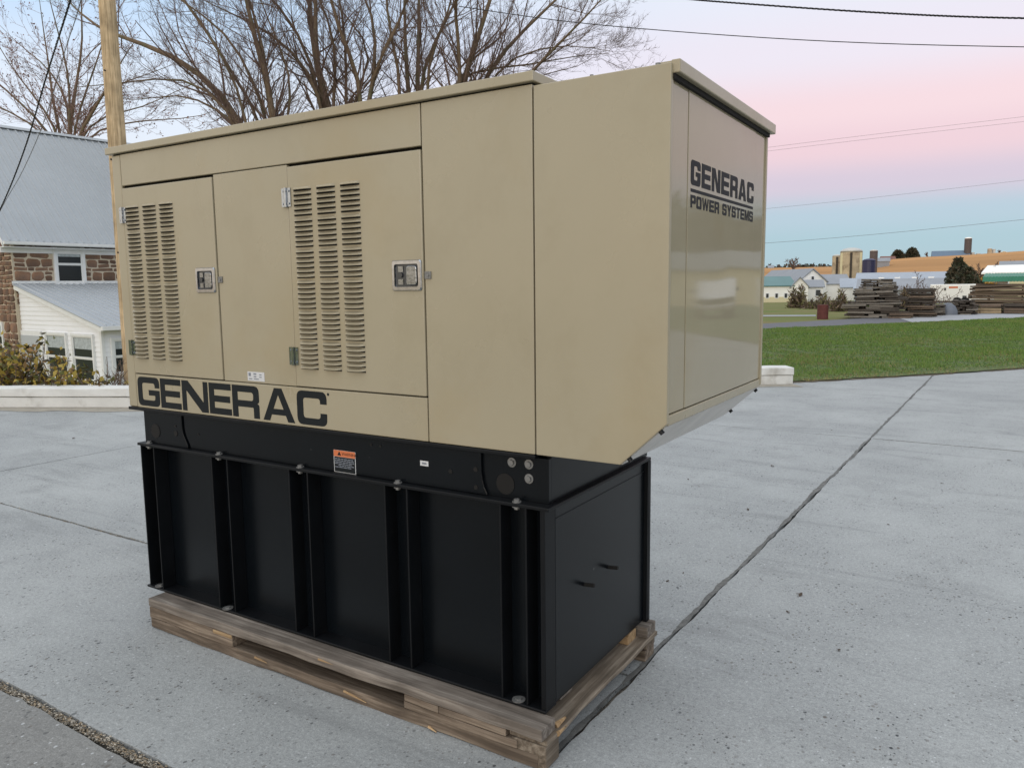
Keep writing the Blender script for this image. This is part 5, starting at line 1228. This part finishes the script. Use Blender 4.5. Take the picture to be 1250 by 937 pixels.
# grey tarp mound
p = on_z(1157, 384); t = empty('tarp_mound', (p[0], p[1], 0), -azi(p), label='rounded grey tarp over a low pile between the boards', cat='tarp')
V = []; n = 16; hh = .55; ww = .32
for i in range(9):
    x = -.42+.84*i/8
    for j in range(n+1):
        a = math.pi*j/n; k = 1+.05*math.sin(i*2+j)
        V.append((ww*1.25*math.cos(a)*k, x*1.3, hh*math.sin(a)**.8*k))
MB().add(V, [(i*(n+1)+j, i*(n+1)+j+1, (i+1)*(n+1)+j+1, (i+1)*(n+1)+j) for i in range(8) for j in range(n)]+[tuple(range(n+1)), tuple(8*(n+1)+j for j in range(n, -1, -1))]).build('tarp', M['ltarp'], t, smooth=True)
# yellow pile
p = at(1196, 349, 74); r9 = np.random.default_rng(4); t = tag(leafcloud(r9.normal(size=(900, 3))*np.array([.55, .5, .3])+np.array([p[0], p[1], p[2]+.1]), .3, [material('yellow_straw', lin(186, 146, 70), .9)], 'straw_pile', None, 6), 'small yellow straw heap between the bush and the green sheet', 'straw')
# white box trailer
p0 = at(1139, 369, 58); p1 = at(1207, 369, 58); pm = (p0+p1)/2; L = float(np.linalg.norm(p1-p0)); h = 22*58/F
t = empty('box_trailer', (pm[0], pm[1], pm[2]), -azi(pm), label='white box trailer parked behind the lumber stacks', cat='trailer')
MB().box((-L/2, 0, .1), (L/2, 2.2, h)).build('body', M['barnwhite'], t, bevel=.05)
MB().box((-L/2, -.02, .0), (L/2, 2.2, .099)).build('chassis', M['lumberd'], t)
for x in (-.12, .12): MB().cyl((x*L*.5, -.05, .05), (x*L*.5, .2, .05), .33, 18).build('wheel', M['black2'], t)
for x in (.05, .14): MB().box((L*x-.13, -.03, .30), (L*x+.13, -.005, .5)).build('vent', M['darkwin'], t)
for x in (-.26, .33): MB().box((L*x-.06, -.03, h*.66), (L*x+.06, -.005, h*.66+.2)).build('marker_light', M['darkwin'], t)
MB().box((-L*.2, -.012, h*.78), (-L*.06, -.004, h*.88)).build('decal', M['orange'], t)
# white bundle by the green sheet
p = at(1212, 344, 60); t = tag(MB().cyl((0, 0, 0), (0, 0, .45), .32, 12).cyl((0, 0, .45), (0, 0, .8), .24, 12, r2=.1).build('wrapped_bale', M['barnwhite'], loc=tuple(p), bevel=.05), 'white wrapped bundle left of the green sheet', 'bundle')

# ------------------------------------------------------------------ right of the view (seen mirrored in the glossy end sheet)
def woods():
    r = np.random.default_rng(14); pts = []
    for i in range(330):
        a = math.radians(r.uniform(7, 62)); d = r.uniform(150, 235); x = CAM[0]+d*math.sin(a); y = CAM[1]+d*math.cos(a); z = float(terr(x, y)); hh = r.uniform(13, 19)*float(sm(5, 20, math.degrees(a))*.55+.5)+ (d-150)*.14*float(sm(8, 20, math.degrees(a)))
        m = 90; q = r.normal(size=(m, 3))*np.array([2.6, 2.6, hh*.2])+np.array([x, y, z+hh*.55]); pts.append(q[(q[:, 2] > z) & (q[:, 2] < z+hh*1.05)])
    o = leafcloud(np.concatenate(pts), 3.2, [M['woodsmat'], M['woodsmat'], M['woodsmat2']], 'wooded_hillside', None, 15, asp=.7); tag(o, 'dark leafless wood on the hillside beyond the farm road', 'woods', kind='stuff')
woods()
def pickup():
    p = np.array([11.6, 36.0, .01]); t = empty('pickup_truck', tuple(p), -azi(p), label='white pickup truck parked on the pale road facing the yard', cat='truck')
    M['carwhite'] = material('white_car_paint', lin(232, 233, 234), .25)
    prof = [(-2.7, .55), (-2.7, 1.0), (-2.55, 1.08), (-1.3, 1.15), (-.75, 1.78), (.75, 1.80), (1.05, 1.15), (2.75, 1.12), (2.78, .55)]
    MB().prism(prof, 0, -.92, .92).build('body', M['carwhite'], t, bevel=.06)
    MB().prism([(-1.22, 1.2), (-.766, 1.7), (-.80, 1.71), (-1.25, 1.2)], 0, -.766, .78).build('windscreen', M['glass'], t)
    MB().box((-.8, -2.74, .72), (.8, -2.69, .98)).build('grille', M['black2'], t); MB().box((-.95, -2.82, .45), (.95, -2.68, .64)).build('bumper', M['chrome'], t, bevel=.03)
    for s in (-1, 1):
        MB().box((s*.72-.16, -2.75, .78), (s*.72+.16, -2.7, .98)).build('headlight', M['glass'], t)
        MB().box((s*1.08-.12, -1.0, 1.2), (s*1.08+.12, -.9, 1.4)).build('mirror', M['black2'], t)
        for y in (-1.75, 1.75):
            w = MB().cyl((s*.68, y, .38), (s*.93, y, .38), .38, 22).build('wheel', M['black2'], t); MB().cyl((s*.9, y, .38), (s*.94, y, .38), .2, 16).build('rim', M['chrome'], w)
pickup()
pb = CAM+np.array([math.sin(R(17))*68, math.cos(R(17))*68, 0])
t = empty('workshop', (pb[0], pb[1], -.3), -R(17), label='long pale workshop building behind the white pickup truck', cat='building')
MB().prism([(0, -1), (10, -1), (10, 3.2), (5, 4.6), (0, 3.2)], 0, -9, 14).build('wall', M['barncream'], t); MB().prism([(-.4, 3.1), (5, 4.65), (10.4, 3.1), (10.4, 3.3), (5, 4.85), (-.4, 3.3)], 0, -9.4, 14.4).build('roof', M['slateroof'], t)
for x in (-6, -1, 6): MB().box((x-1.4, -.06, -.2), (x+1.4, -.01, 2.4)).build('door', M['trim'], t)
